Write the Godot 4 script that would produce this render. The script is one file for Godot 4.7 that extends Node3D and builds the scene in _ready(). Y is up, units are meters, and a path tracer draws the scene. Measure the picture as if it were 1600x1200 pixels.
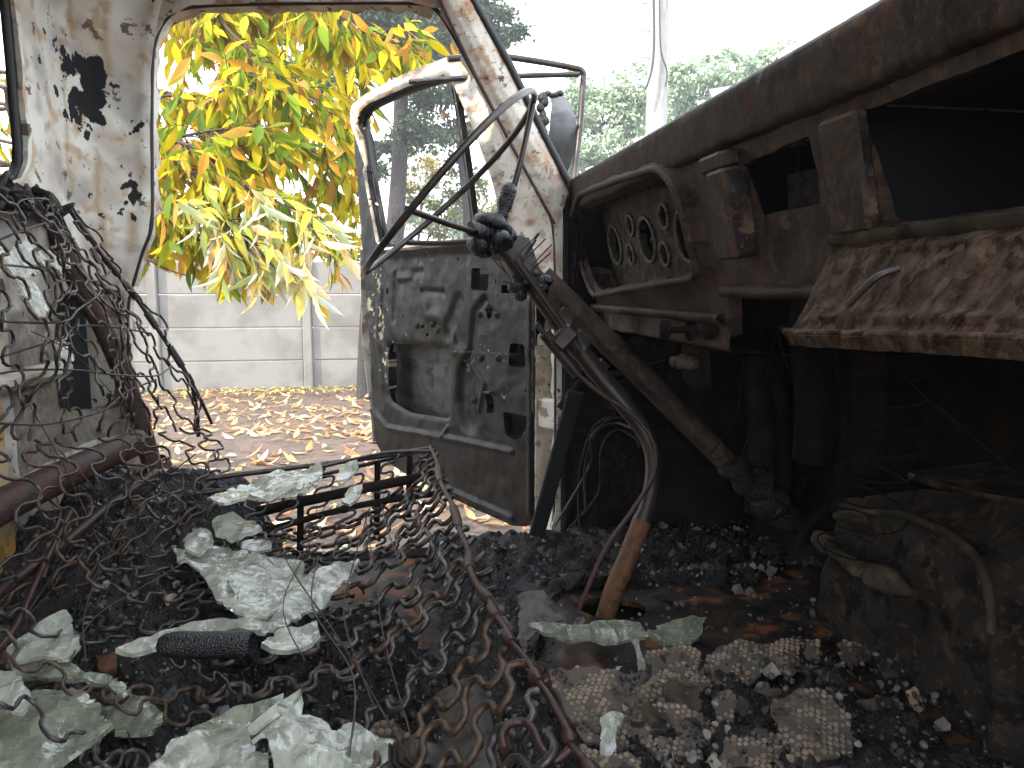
extends Node3D
# A burned-out truck cab seen from its passenger side: driver's door open, yellow autumn branches and a concrete wall beyond.
# World axes are the truck's: +x forward, -z towards the driver's side, y up, ground at y = 0.

const FOCAL := 1220.0
const DRIVER := -1.75       # plane of the driver's door opening
const PASSENGER := 0.14     # plane of the passenger's door opening
const FLOOR := 1.0

var eye: Transform3D
var M := {}
var bank := []
var rng := RandomNumberGenerator.new()
var wob := FastNoiseLite.new()
var last_shape := []       # outline and surface of the shard built last


# ---------------------------------------------------------------- measuring
func ray(px: float, py: float) -> Vector3:
	return eye.basis * Vector3((px - 800.0) / FOCAL, (600.0 - py) / FOCAL, -1.0)

func onx(px: float, py: float, x: float) -> Vector3:
	var d := ray(px, py)
	return eye.origin + d * ((x - eye.origin.x) / d.x)

func ony(px: float, py: float, y: float) -> Vector3:
	var d := ray(px, py)
	return eye.origin + d * ((y - eye.origin.y) / d.y)

func onz(px: float, py: float, z: float) -> Vector3:
	var d := ray(px, py)
	return eye.origin + d * ((z - eye.origin.z) / d.z)

func pv(a: Array) -> PackedVector2Array:
	var out := PackedVector2Array()
	for i in range(0, a.size(), 2):
		out.append(Vector2(a[i], a[i + 1]))
	return out

func spline(p: Array, per := 6) -> PackedVector3Array:
	var out := PackedVector3Array()
	for i in p.size() - 1:
		var a: Vector3 = p[maxi(i - 1, 0)]
		var b: Vector3 = p[i]
		var c: Vector3 = p[i + 1]
		var d: Vector3 = p[mini(i + 2, p.size() - 1)]
		for k in per:
			out.append(b.cubic_interpolate(c, a, d, float(k) / per))
	out.append(p[p.size() - 1])
	return out

func round_poly(p: PackedVector2Array, r: float, n := 4) -> PackedVector2Array:
	var out := PackedVector2Array()
	for i in p.size():
		var a := p[(i + p.size() - 1) % p.size()]
		var b := p[i]
		var c := p[(i + 1) % p.size()]
		var q := minf(r, minf(b.distance_to(a), b.distance_to(c)) * 0.49)
		var s := b + (a - b).normalized() * q
		var e := b + (c - b).normalized() * q
		for k in n + 1:
			var t := float(k) / n
			out.append(s.lerp(b, t).lerp(b.lerp(e, t), t))
	return out

func circle(c: Vector2, rx: float, ry := -1.0, n := 18) -> PackedVector2Array:
	var out := PackedVector2Array()
	for k in n:
		out.append(c + Vector2(cos(TAU * k / n) * rx, sin(TAU * k / n) * (rx if ry < 0 else ry)))
	return out

func seg_d(p: Vector2, line: PackedVector2Array) -> float:
	var best := 1e9
	for i in line.size() - 1:
		best = minf(best, p.distance_squared_to(Geometry2D.get_closest_point_to_segment(p, line[i], line[i + 1])))
	return sqrt(best)


# ---------------------------------------------------------------- mesh building
class MB:
	var v := PackedVector3Array()
	var n := PackedVector3Array()
	var uv := PackedVector2Array()
	var idx := PackedInt32Array()

	func vert(p: Vector3, nn: Vector3, t := Vector2.ZERO) -> int:
		v.append(p)
		n.append(nn)
		uv.append(t)
		return v.size() - 1

	func tri(a: int, b: int, c: int) -> void:
		idx.append(a)
		idx.append(b)
		idx.append(c)

	func quad(a: Vector3, b: Vector3, c: Vector3, d: Vector3) -> void:
		var nn := (b - a).cross(d - a).normalized()
		var i := vert(a, nn, Vector2(0, 0))
		vert(b, nn, Vector2(a.distance_to(b), 0))
		vert(c, nn, Vector2(a.distance_to(b), a.distance_to(d)))
		vert(d, nn, Vector2(0, a.distance_to(d)))
		tri(i, i + 1, i + 2)
		tri(i, i + 2, i + 3)

	func flat_tri(a: Vector3, b: Vector3, c: Vector3) -> void:
		var nn := (b - a).cross(c - a).normalized()
		var i := vert(a, nn)
		vert(b, nn)
		vert(c, nn)
		tri(i, i + 1, i + 2)

	func tube(pts: PackedVector3Array, rad, sides := 8, cap := true) -> void:
		if pts.size() < 2:
			return
		var varied: bool = rad is Array or rad is PackedFloat32Array
		var t := (pts[1] - pts[0]).normalized()
		var side := t.cross(Vector3.UP if absf(t.y) < 0.9 else Vector3.RIGHT).normalized()
		var first := v.size()
		var along := 0.0
		for i in pts.size():
			var nt := (pts[mini(i + 1, pts.size() - 1)] - pts[maxi(i - 1, 0)]).normalized()
			side = (side - nt * side.dot(nt)).normalized()
			var up := nt.cross(side)
			var r: float = rad[i] if varied else rad
			if i:
				along += pts[i].distance_to(pts[i - 1])
			for k in sides + 1:
				var a := TAU * k / sides
				var o := side * cos(a) + up * sin(a)
				vert(pts[i] + o * r, o, Vector2(along, r * a))
			if i:
				for k in sides:
					var q := first + (i - 1) * (sides + 1) + k
					tri(q, q + 1, q + sides + 2)
					tri(q, q + sides + 2, q + sides + 1)
		if cap:
			for e in [0, pts.size() - 1]:
				var nn := (pts[0] - pts[1]).normalized() if e == 0 else (pts[e] - pts[e - 1]).normalized()
				var c := vert(pts[e], nn)
				for k in sides:
					vert(v[first + e * (sides + 1) + k], nn)
				for k in sides:
					tri(c, c + 1 + k, c + 1 + (k + 1) % sides)

	func box(xf: Transform3D, size: Vector3, bev := 0.0) -> void:
		var h := size / 2.0
		bev = minf(bev, minf(h.x, minf(h.y, h.z)) * 0.9)
		var ax := [Vector3.RIGHT, Vector3.UP, Vector3.BACK]
		for a in 3:
			var u: Vector3 = ax[(a + 1) % 3]
			var w: Vector3 = ax[(a + 2) % 3]
			var e: Vector3 = ax[a]
			for s in [-1.0, 1.0]:
				var c: Vector3 = e * s * h[a]
				var du: Vector3 = u * (h[(a + 1) % 3] - bev)
				var dw: Vector3 = w * (h[(a + 2) % 3] - bev)
				face(xf, [c - du - dw, c + du - dw, c + du + dw, c - du + dw])
			if bev > 0.0:
				for s in [-1.0, 1.0]:
					for q in [-1.0, 1.0]:
						var du: Vector3 = u * s * h[(a + 1) % 3]
						var du2: Vector3 = u * s * (h[(a + 1) % 3] - bev)
						var dw: Vector3 = w * q * (h[(a + 2) % 3] - bev)
						var dw2: Vector3 = w * q * h[(a + 2) % 3]
						var l: Vector3 = e * (h[a] - bev)
						face(xf, [du + dw - l, du + dw + l, du2 + dw2 + l, du2 + dw2 - l])
		if bev > 0.0:
			for sx in [-1.0, 1.0]:
				for sy in [-1.0, 1.0]:
					for sz in [-1.0, 1.0]:
						var k := Vector3(sx, sy, sz)
						face(xf, [k * (h - Vector3(0, bev, bev)), k * (h - Vector3(bev, 0, bev)), k * (h - Vector3(bev, bev, 0))])

	func face(xf: Transform3D, p: Array) -> void:
		var q := []
		var mid := Vector3.ZERO
		for x in p:
			q.append(xf * x)
			mid += x
		var nn: Vector3 = (q[1] - q[0]).cross(q[2] - q[0]).normalized()
		if nn.dot(xf.basis * mid) < 0:
			nn = -nn
		var i := v.size()
		for x in q:
			vert(x, nn, Vector2(x.x + x.z, x.y))
		for k in range(1, q.size() - 1):
			tri(i, i + k, i + k + 1)

	func lump(xf: Transform3D, rad: Vector3, amount: float, noise: FastNoiseLite, rings := 8, segs := 10, freq := 40.0) -> void:
		var first := v.size()
		for i in rings + 1:
			var a := PI * i / rings
			for k in segs + 1:
				var b := TAU * (k % segs) / segs
				var d := Vector3(sin(a) * cos(b), cos(a), sin(a) * sin(b))
				var q := d * rad
				var g := xf * q
				var s := 1.0 + amount * noise.get_noise_3dv(g * freq * 10.0)
				vert(xf * (q * s), (xf.basis * (d / rad)).normalized())
				if i and k:
					var e := first + (i - 1) * (segs + 1) + k - 1
					tri(e, e + 1, e + segs + 2)
					tri(e, e + segs + 2, e + segs + 1)

	func lathe(xf: Transform3D, prof: Array, segs := 16) -> void:  # profile of Vector2(radius, height), turned about the local y axis
		var first := v.size()
		for i in prof.size():
			var t: Vector2 = prof[mini(i + 1, prof.size() - 1)] - prof[maxi(i - 1, 0)]
			var pn := Vector2(t.y, -t.x).normalized()
			for k in segs + 1:
				var a := TAU * k / segs
				vert(xf * Vector3(prof[i].x * cos(a), prof[i].y, prof[i].x * sin(a)), (xf.basis * Vector3(pn.x * cos(a), pn.y, pn.x * sin(a))).normalized())
				if i and k:
					var e := first + (i - 1) * (segs + 1) + k - 1
					tri(e, e + 1, e + segs + 2)
					tri(e, e + segs + 2, e + segs + 1)

	func mesh(smooth := false) -> ArrayMesh:
		if smooth:
			for i in n.size():
				n[i] = Vector3.ZERO
			for i in range(0, idx.size(), 3):
				var g := (v[idx[i + 1]] - v[idx[i]]).cross(v[idx[i + 2]] - v[idx[i]])
				for k in 3:
					n[idx[i + k]] += g
			for i in n.size():
				n[i] = n[i].normalized()
		for i in range(0, idx.size(), 3):
			var a := idx[i]
			var b := idx[i + 1]
			var c := idx[i + 2]
			if (v[c] - v[a]).cross(v[b] - v[a]).dot(n[a] + n[b] + n[c]) < 0.0:
				idx[i + 1] = c
				idx[i + 2] = b
		var arr := []
		arr.resize(Mesh.ARRAY_MAX)
		arr[Mesh.ARRAY_VERTEX] = v
		arr[Mesh.ARRAY_NORMAL] = n
		arr[Mesh.ARRAY_TEX_UV] = uv
		arr[Mesh.ARRAY_INDEX] = idx
		var m := ArrayMesh.new()
		m.add_surface_from_arrays(Mesh.PRIMITIVE_TRIANGLES, arr)
		return m


# A sheet of metal or glass: a fine grid over an outline with holes, bent by f(Vector2) -> Vector3; rim > 0 turns its edges back by that much; back closes it behind.
func sheet(outer: PackedVector2Array, holes: Array, cell: float, f: Callable, rim := 0.0, back := false, toward := Vector3(0, 1.6, 0)) -> ArrayMesh:
	var lo := outer[0]
	var hi := outer[0]
	for p in outer:
		lo = lo.min(p)
		hi = hi.max(p)
	lo -= Vector2.ONE * cell
	var nx := int((hi.x - lo.x) / cell) + 3
	var ny := int((hi.y - lo.y) / cell) + 3
	var pos := PackedVector2Array()
	var keep := PackedByteArray()
	var dist := PackedFloat32Array()
	pos.resize(nx * ny)
	keep.resize(nx * ny)
	dist.resize(nx * ny)
	dist.fill(1e9)
	for j in ny:
		for i in nx:
			pos[j * nx + i] = lo + Vector2(i, j) * cell
	var polys := [outer] + holes
	var raw := pos.duplicate()
	for poly: PackedVector2Array in polys:
		for s in poly.size():
			var a := poly[s]
			var b := poly[(s + 1) % poly.size()]
			var m0 := ((a.min(b) - lo) / cell - Vector2.ONE).floor()
			var m1 := ((a.max(b) - lo) / cell + Vector2.ONE).ceil()
			for j in range(maxi(int(m0.y), 0), mini(int(m1.y), ny - 1) + 1):
				for i in range(maxi(int(m0.x), 0), mini(int(m1.x), nx - 1) + 1):
					var k := j * nx + i
					var c := Geometry2D.get_closest_point_to_segment(raw[k], a, b)
					var d := raw[k].distance_to(c)
					if d < dist[k]:
						dist[k] = d
						if d < cell * 0.6:
							pos[k] = c
	var boxes := []
	for poly: PackedVector2Array in polys:
		var r := Rect2(poly[0], Vector2.ZERO)
		for p in poly:
			r = r.expand(p)
		boxes.append(r)
	var inside := func(p: Vector2) -> bool:
		if not Geometry2D.is_point_in_polygon(p, outer):
			return false
		for h in holes.size():
			if boxes[h + 1].has_point(p) and Geometry2D.is_point_in_polygon(p, holes[h]):
				return false
		return true
	for k in nx * ny:
		keep[k] = 2 if dist[k] < cell * 0.6 else (1 if inside.call(raw[k]) else 0)
	var mb := MB.new()
	var map := PackedInt32Array()
	map.resize(nx * ny)
	map.fill(-1)
	var tris := PackedInt32Array()
	var edges := {}
	for j in ny - 1:
		for i in nx - 1:
			var a := j * nx + i
			for t in ([[a, a + 1, a + nx + 1], [a, a + nx + 1, a + nx]] if (i + j) % 2 else [[a, a + 1, a + nx], [a + 1, a + nx + 1, a + nx]]):
				var ks := [keep[t[0]], keep[t[1]], keep[t[2]]]
				if 0 in ks:
					continue
				var p0 := pos[t[0]]
				var p1 := pos[t[1]]
				var p2 := pos[t[2]]
				if absf((p1 - p0).cross(p2 - p0)) < cell * cell * 0.004:
					continue
				if 2 in ks and not inside.call((p0 + p1 + p2) / 3.0):
					continue
				for q in t:
					if map[q] < 0:
						map[q] = mb.vert(f.call(pos[q]), Vector3.ZERO, pos[q])
					tris.append(map[q])
				if 2 in ks:
					for e in [[t[0], t[1]], [t[1], t[2]], [t[2], t[0]]]:
						if keep[e[0]] == 2 and keep[e[1]] == 2:
							var key := Vector2i(mini(e[0], e[1]), maxi(e[0], e[1]))
							edges[key] = edges.get(key, 0) + 1
	var sgn := 0.0
	for i in range(0, tris.size(), 3):
		var g := (mb.v[tris[i + 1]] - mb.v[tris[i]]).cross(mb.v[tris[i + 2]] - mb.v[tris[i]])
		sgn += g.dot(toward - mb.v[tris[i]])
		for k in 3:
			mb.n[tris[i + k]] += g
	for i in mb.n.size():
		mb.n[i] = mb.n[i].normalized() * (1.0 if sgn > 0 else -1.0)
	mb.idx = tris
	var count := mb.v.size()
	if back:
		for i in count:
			mb.vert(mb.v[i] - mb.n[i] * rim, -mb.n[i], mb.uv[i])
		for i in tris.size():
			mb.idx.append(tris[i] + count)
	if rim > 0.0:
		for key: Vector2i in edges:
			if edges[key] == 1:
				var a := map[key.x]
				var b := map[key.y]
				var va := mb.v[a]
				var vb := mb.v[b]
				mb.quad(va, vb, vb - mb.n[b] * rim, va - mb.n[a] * rim)
				for q in 4:
					mb.uv[mb.uv.size() - 1 - q] = mb.uv[a]
	return mb.mesh()


# ---------------------------------------------------------------- materials
func noise_bytes(kind: int, freq: float, octaves: int, sd: int, fractal := FastNoiseLite.FRACTAL_FBM, warp := 0.0) -> PackedByteArray:
	var n := FastNoiseLite.new()
	n.seed = sd
	n.noise_type = kind
	n.frequency = freq
	n.fractal_type = fractal
	n.fractal_octaves = octaves
	if warp > 0.0:
		n.domain_warp_enabled = true
		n.domain_warp_amplitude = warp
		n.domain_warp_frequency = freq * 1.5
	var im := n.get_seamless_image(512, 512)
	im.convert(Image.FORMAT_L8)
	return im.get_data()

# layers: [bank number, shift, low, high, colour, strength, roughness, stretch]
func skin(base: Color, rough: float, layers: Array, metres: float, opt := {}) -> StandardMaterial3D:
	var side: int = opt.get("size", 512)
	var rgb := PackedByteArray()
	var ro := PackedByteArray()
	rgb.resize(side * side * 3)
	ro.resize(side * side)
	var lut := []
	var dim: float = opt.get("dim", 1.0)
	var tone := func(c: Color) -> Color: return (c.srgb_to_linear() * dim).linear_to_srgb()
	base = tone.call(base)
	layers = layers.duplicate(true)
	for l in layers:
		l[4] = tone.call(l[4])
		var t := PackedFloat32Array()
		t.resize(256)
		for i in 256:
			t[i] = smoothstep(l[2], l[3], i / 255.0) * l[5] if l[2] < l[3] else (1.0 - smoothstep(l[3], l[2], i / 255.0)) * l[5]
		lut.append(t)
	var painted = opt.get("paint")
	for y in side:
		for x in side:
			var r := base.r
			var g := base.g
			var b := base.b
			var q := rough
			for k in layers.size():
				var l: Array = layers[k]
				var sx: int = l[7] if l.size() > 7 else 1
				var a: float = lut[k][bank[l[0]][((y + l[1] * 37) & 511) * 512 + ((x * sx + l[1] * 91) & 511)]]
				if a > 0.0:
					var c: Color = l[4]
					r += (c.r - r) * a
					g += (c.g - g) * a
					b += (c.b - b) * a
					q += (l[6] - q) * a
			if painted != null:
				var c: Color = painted.call(x, y)
				r += (c.r - r) * c.a
				g += (c.g - g) * c.a
				b += (c.b - b) * c.a
				q += (0.95 - q) * c.a
			var i := y * side + x
			rgb[i * 3] = int(clampf(r, 0, 1) * 255.0)
			rgb[i * 3 + 1] = int(clampf(g, 0, 1) * 255.0)
			rgb[i * 3 + 2] = int(clampf(b, 0, 1) * 255.0)
			ro[i] = int(clampf(q, 0, 1) * 255.0)
	var m := StandardMaterial3D.new()
	m.albedo_texture = ImageTexture.create_from_image(Image.create_from_data(side, side, false, Image.FORMAT_RGB8, rgb))
	m.roughness_texture = ImageTexture.create_from_image(Image.create_from_data(side, side, false, Image.FORMAT_L8, ro))
	m.roughness = 1.0
	m.metallic = opt.get("metal", 0.0)
	m.metallic_specular = opt.get("spec", 0.5)
	if opt.get("uv", false):
		m.uv1_scale = Vector3.ONE / metres
		m.uv1_offset = opt.get("offset", Vector3.ZERO)
	else:
		m.uv1_triplanar = true
		m.uv1_world_triplanar = opt.get("world", false)
		m.uv1_scale = Vector3.ONE / metres
	if opt.has("relief"):
		m.heightmap_enabled = true
		m.heightmap_scale = opt.relief
		m.heightmap_texture = M["height%d" % opt.get("height", 2)]
	return m

func plain(c: Color, rough: float, metal := 0.0) -> StandardMaterial3D:
	var m := StandardMaterial3D.new()
	m.albedo_color = c
	m.roughness = rough
	m.metallic = metal
	return m

func materials() -> void:
	var S := FastNoiseLite.TYPE_SIMPLEX_SMOOTH
	bank = [
		noise_bytes(S, 0.006, 4, 11),                                             # 0 broad clouds
		noise_bytes(S, 0.018, 5, 12),                                             # 1 blotches
		noise_bytes(S, 0.06, 4, 13),                                              # 2 fine grain
		noise_bytes(FastNoiseLite.TYPE_CELLULAR, 0.03, 2, 14),                    # 3 cells
		noise_bytes(S, 0.012, 5, 15, FastNoiseLite.FRACTAL_RIDGED),               # 4 cracks
		noise_bytes(S, 0.25, 2, 16),                                              # 5 specks
		noise_bytes(S, 0.016, 5, 17, FastNoiseLite.FRACTAL_FBM, 30.0),            # 6 warped flakes
		noise_bytes(S, 0.011, 5, 18, FastNoiseLite.FRACTAL_FBM, 20.0),            # 7 warped patches
	]
	for i in bank.size():
		M["height%d" % i] = ImageTexture.create_from_image(Image.create_from_data(512, 512, false, Image.FORMAT_L8, bank[i]))
	var black := Color(0.07, 0.068, 0.07)
	var rust := Color(0.36, 0.2, 0.12)
	# paint on the cab's inside: dirty cream, soot clouds, rust specks
	M.cream = skin(Color(0.75, 0.735, 0.69), 0.5, [[0, 1, 0.35, 0.75, Color(0.61, 0.57, 0.5), 0.8, 0.6], [1, 2, 0.5, 0.85, Color(0.52, 0.42, 0.28), 0.55, 0.7], [0, 9, 0.6, 0.85, Color(0.5, 0.49, 0.47), 0.6, 0.5], [6, 3, 0.70, 0.74, Color(0.2, 0.14, 0.1), 0.9, 0.9], [2, 5, 0.78, 0.86, Color(0.4, 0.28, 0.16), 0.7, 0.9]], 0.8, {"relief": 0.08, "height": 6})
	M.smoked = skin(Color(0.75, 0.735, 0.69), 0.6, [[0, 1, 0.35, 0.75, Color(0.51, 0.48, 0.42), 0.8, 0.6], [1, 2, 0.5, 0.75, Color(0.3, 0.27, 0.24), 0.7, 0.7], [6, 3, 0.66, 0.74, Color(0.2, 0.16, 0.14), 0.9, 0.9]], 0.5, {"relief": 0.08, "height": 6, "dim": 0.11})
	M.rust_paint = skin(Color(0.73, 0.71, 0.66), 0.5, [[0, 3, 0.3, 0.7, Color(0.58, 0.52, 0.44), 0.8, 0.6], [7, 6, 0.66, 0.76, Color(0.5, 0.32, 0.2), 0.7, 0.85], [6, 13, 0.74, 0.78, Color(0.13, 0.1, 0.09), 0.95, 0.9], [2, 8, 0.74, 0.86, Color(0.34, 0.21, 0.13), 0.8, 0.9]], 0.5, {"relief": 0.1, "height": 6})
	M.pillar = skin(Color(0.74, 0.72, 0.67), 0.5, [[0, 3, 0.3, 0.7, Color(0.6, 0.54, 0.46), 0.8, 0.6], [7, 6, 0.55, 0.72, Color(0.55, 0.36, 0.22), 0.55, 0.85], [6, 13, 0.68, 0.74, Color(0.2, 0.12, 0.09), 0.9, 0.9], [2, 8, 0.72, 0.84, Color(0.36, 0.2, 0.12), 0.8, 0.9]], 0.5, {"relief": 0.1, "height": 6})
	M.ochre = skin(Color(0.68, 0.6, 0.46), 0.6, [[0, 3, 0.4, 0.65, Color(0.6, 0.45, 0.2), 0.9, 0.6], [1, 6, 0.55, 0.72, Color(0.4, 0.3, 0.16), 0.7, 0.8]], 0.5)
	# door's inner steel: smoked gunmetal with pale flaked paint
	# dashboard: scorched brown-black steel
	M.dash = skin(Color(0.34, 0.285, 0.245), 0.7, [[0, 2, 0.4, 0.75, Color(0.22, 0.185, 0.165), 0.9, 0.6], [1, 5, 0.5, 0.8, Color(0.44, 0.35, 0.28), 0.7, 0.8], [6, 9, 0.66, 0.76, Color(0.58, 0.47, 0.36), 0.6, 0.85], [7, 3, 0.62, 0.7, Color(0.14, 0.10, 0.085), 0.8, 0.6], [2, 6, 0.74, 0.86, Color(0.53, 0.43, 0.33), 0.6, 0.9], [5, 2, 0.83, 0.9, Color(0.66, 0.58, 0.48), 0.5, 0.9], [6, 11, 0.62, 0.645, Color(0.12, 0.1, 0.095), 0.85, 0.5], [2, 9, 0.69, 0.73, Color(0.56, 0.49, 0.41), 0.5, 0.9], [6, 15, 0.71, 0.725, Color(0.5, 0.34, 0.22), 0.8, 0.9], [4, 3, 0.88, 0.93, Color(0.6, 0.55, 0.48), 0.4, 0.7]], 0.4, {"relief": 0.2, "height": 6, "dim": 0.45, "spec": 0.35})
	M.cluster = skin(Color(0.33, 0.3, 0.255), 0.6, [[1, 2, 0.45, 0.75, Color(0.2, 0.17, 0.13), 0.9, 0.6], [6, 5, 0.6, 0.7, Color(0.45, 0.41, 0.34), 0.7, 0.6], [2, 1, 0.65, 0.8, Color(0.14, 0.11, 0.09), 0.7, 0.8]], 0.3, {"relief": 0.05, "height": 2, "spec": 0.15, "dim": 0.55})
	M.dial = skin(Color(0.5, 0.48, 0.43), 0.6, [[1, 2, 0.45, 0.75, Color(0.33, 0.3, 0.26), 0.9, 0.6], [6, 5, 0.62, 0.66, Color(0.16, 0.14, 0.12), 0.8, 0.6], [2, 1, 0.68, 0.76, Color(0.3, 0.22, 0.15), 0.7, 0.8]], 0.12, {"dim": 0.6, "spec": 0.3})
	M.lid = skin(Color(0.42, 0.36, 0.295), 0.72, [[1, 3, 0.42, 0.6, Color(0.35, 0.245, 0.18), 0.8, 0.85], [6, 2, 0.52, 0.72, Color(0.56, 0.46, 0.35), 0.6, 0.75], [7, 8, 0.52, 0.72, Color(0.25, 0.195, 0.16), 0.7, 0.9], [2, 4, 0.66, 0.8, Color(0.52, 0.38, 0.27), 0.7, 0.9], [5, 1, 0.8, 0.9, Color(0.7, 0.6, 0.48), 0.5, 0.8], [6, 12, 0.60, 0.62, Color(0.2, 0.13, 0.1), 0.85, 0.9], [6, 16, 0.66, 0.68, Color(0.62, 0.53, 0.42), 0.75, 0.7], [2, 8, 0.7, 0.74, Color(0.6, 0.5, 0.4), 0.5, 0.9]], 0.22, {"relief": 0.16, "height": 6, "dim": 0.36, "spec": 0.22})
	M.soot = skin(Color(0.105, 0.1, 0.1), 0.8, [[0, 6, 0.4, 0.8, Color(0.17, 0.145, 0.12), 0.9, 0.8], [1, 1, 0.6, 0.8, Color(0.24, 0.16, 0.11), 0.6, 0.85], [2, 4, 0.7, 0.85, Color(0.28, 0.25, 0.22), 0.4, 0.7]], 0.5, {"relief": 0.1, "height": 1, "dim": 0.7, "spec": 0.12})
	M.floor = skin(Color(0.11, 0.1, 0.095), 0.65, [[1, 6, 0.5, 0.75, Color(0.17, 0.13, 0.1), 0.9, 0.75], [7, 1, 0.58, 0.68, Color(0.6, 0.34, 0.12), 0.8, 0.85], [6, 4, 0.62, 0.7, Color(0.06, 0.055, 0.05), 0.9, 0.4], [5, 4, 0.82, 0.9, Color(0.4, 0.37, 0.33), 0.5, 0.7]], 0.55, {"relief": 0.2, "height": 6, "spec": 0.4, "dim": 0.6})
	M.tunnel = skin(Color(0.33, 0.3, 0.25), 0.65, [[0, 3, 0.3, 0.8, Color(0.2, 0.18, 0.155), 0.9, 0.6], [6, 6, 0.6, 0.72, Color(0.46, 0.4, 0.31), 0.7, 0.7], [7, 2, 0.6, 0.8, Color(0.12, 0.105, 0.09), 0.7, 0.8]], 0.5, {"relief": 0.08, "height": 6, "spec": 0.15, "dim": 0.65})
	M.hump = skin(Color(0.24, 0.215, 0.19), 0.75, [[0, 3, 0.35, 0.8, Color(0.16, 0.14, 0.125), 0.9, 0.7], [6, 6, 0.62, 0.66, Color(0.1, 0.085, 0.075), 0.8, 0.8], [2, 5, 0.7, 0.78, Color(0.45, 0.4, 0.34), 0.6, 0.85], [6, 12, 0.7, 0.73, Color(0.42, 0.36, 0.28), 0.6, 0.8]], 0.5, {"relief": 0.12, "height": 6, "dim": 0.6, "spec": 0.2})
	M.char = skin(Color(0.075, 0.072, 0.07), 0.55, [[1, 1, 0.5, 0.75, Color(0.13, 0.115, 0.105), 0.9, 0.8], [2, 2, 0.62, 0.78, Color(0.24, 0.225, 0.21), 0.6, 0.9], [7, 7, 0.66, 0.76, Color(0.34, 0.3, 0.27), 0.55, 0.95], [6, 3, 0.7, 0.76, Color(0.27, 0.17, 0.12), 0.6, 0.9], [5, 5, 0.8, 0.88, Color(0.5, 0.48, 0.45), 0.7, 0.9]], 0.22, {"relief": 0.5, "height": 2, "spec": 0.35, "dim": 0.7})
	M.rust = skin(Color(0.25, 0.165, 0.14), 0.6, [[1, 2, 0.45, 0.75, Color(0.16, 0.115, 0.105), 0.9, 0.5], [6, 7, 0.62, 0.72, Color(0.48, 0.28, 0.18), 0.85, 0.85], [2, 5, 0.72, 0.82, Color(0.34, 0.31, 0.29), 0.5, 0.5]], 0.15, {"relief": 0.12, "height": 2, "metal": 0.3, "dim": 0.7})
	M.redrod = skin(Color(0.34, 0.155, 0.13), 0.5, [[1, 4, 0.5, 0.7, Color(0.22, 0.14, 0.12), 0.9, 0.5], [2, 2, 0.66, 0.78, Color(0.42, 0.36, 0.34), 0.7, 0.45], [6, 3, 0.62, 0.7, Color(0.12, 0.1, 0.1), 0.9, 0.6]], 0.09, {"metal": 0.3, "dim": 0.4})
	M.wire = skin(Color(0.25, 0.24, 0.235), 0.34, [[1, 8, 0.5, 0.7, Color(0.14, 0.135, 0.135), 0.9, 0.45], [6, 1, 0.64, 0.74, Color(0.36, 0.27, 0.19), 0.75, 0.7], [2, 7, 0.7, 0.8, Color(0.46, 0.44, 0.42), 0.6, 0.35]], 0.12, {"metal": 0.6, "dim": 0.9})
	M.wire_brown = skin(Color(0.27, 0.21, 0.165), 0.5, [[1, 8, 0.5, 0.7, Color(0.15, 0.12, 0.11), 0.9, 0.5], [6, 1, 0.6, 0.7, Color(0.42, 0.31, 0.2), 0.75, 0.7]], 0.1, {"metal": 0.4, "dim": 0.85})
	M.steel = skin(Color(0.27, 0.25, 0.24), 0.4, [[0, 8, 0.4, 0.7, Color(0.17, 0.155, 0.15), 0.9, 0.4], [6, 2, 0.62, 0.72, Color(0.34, 0.24, 0.17), 0.6, 0.75]], 0.25, {"metal": 0.5, "dim": 0.8})
	M.column = skin(Color(0.2, 0.18, 0.17), 0.42, [[0, 5, 0.5, 0.8, Color(0.3, 0.2, 0.13), 0.8, 0.6], [6, 2, 0.62, 0.72, Color(0.4, 0.27, 0.16), 0.6, 0.75], [2, 3, 0.75, 0.85, Color(0.42, 0.39, 0.36), 0.4, 0.4]], 0.22, {"metal": 0.3, "dim": 0.5})
	M.column_rust = skin(Color(0.47, 0.29, 0.14), 0.75, [[1, 5, 0.5, 0.8, Color(0.3, 0.17, 0.09), 0.85, 0.8], [6, 2, 0.62, 0.72, Color(0.2, 0.14, 0.1), 0.7, 0.75]], 0.2, {"dim": 0.6})
	M.melt = skin(Color(0.055, 0.055, 0.06), 0.28, [[2, 4, 0.6, 0.8, Color(0.12, 0.12, 0.13), 0.7, 0.5], [6, 3, 0.7, 0.78, Color(0.3, 0.29, 0.28), 0.5, 0.8]], 0.1, {"relief": 0.3, "height": 2, "dim": 0.5})
	M.concrete = skin(Color(0.67, 0.655, 0.625), 0.9, [[0, 3, 0.35, 0.75, Color(0.55, 0.53, 0.5), 0.8, 0.9], [1, 6, 0.5, 0.95, Color(0.52, 0.51, 0.49), 0.3, 0.9, 1], [6, 8, 0.66, 0.86, Color(0.5, 0.49, 0.47), 0.15, 0.95]], 3.4, {"relief": 0.1, "height": 2, "dim": 0.5})
	M.pole = skin(Color(0.76, 0.75, 0.72), 0.85, [[0, 3, 0.45, 0.75, Color(0.66, 0.64, 0.6), 0.8, 0.9, 4]], 1.5, {"dim": 0.55})
	M.soil = skin(Color(0.36, 0.285, 0.22), 0.95, [[0, 2, 0.4, 0.7, Color(0.29, 0.23, 0.185), 0.9, 0.95], [2, 4, 0.55, 0.8, Color(0.43, 0.355, 0.3), 0.7, 0.95], [1, 1, 0.6, 0.75, Color(0.24, 0.19, 0.15), 0.7, 0.95]], 1.8, {"relief": 3.0, "height": 1, "dim": 0.7})
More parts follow.
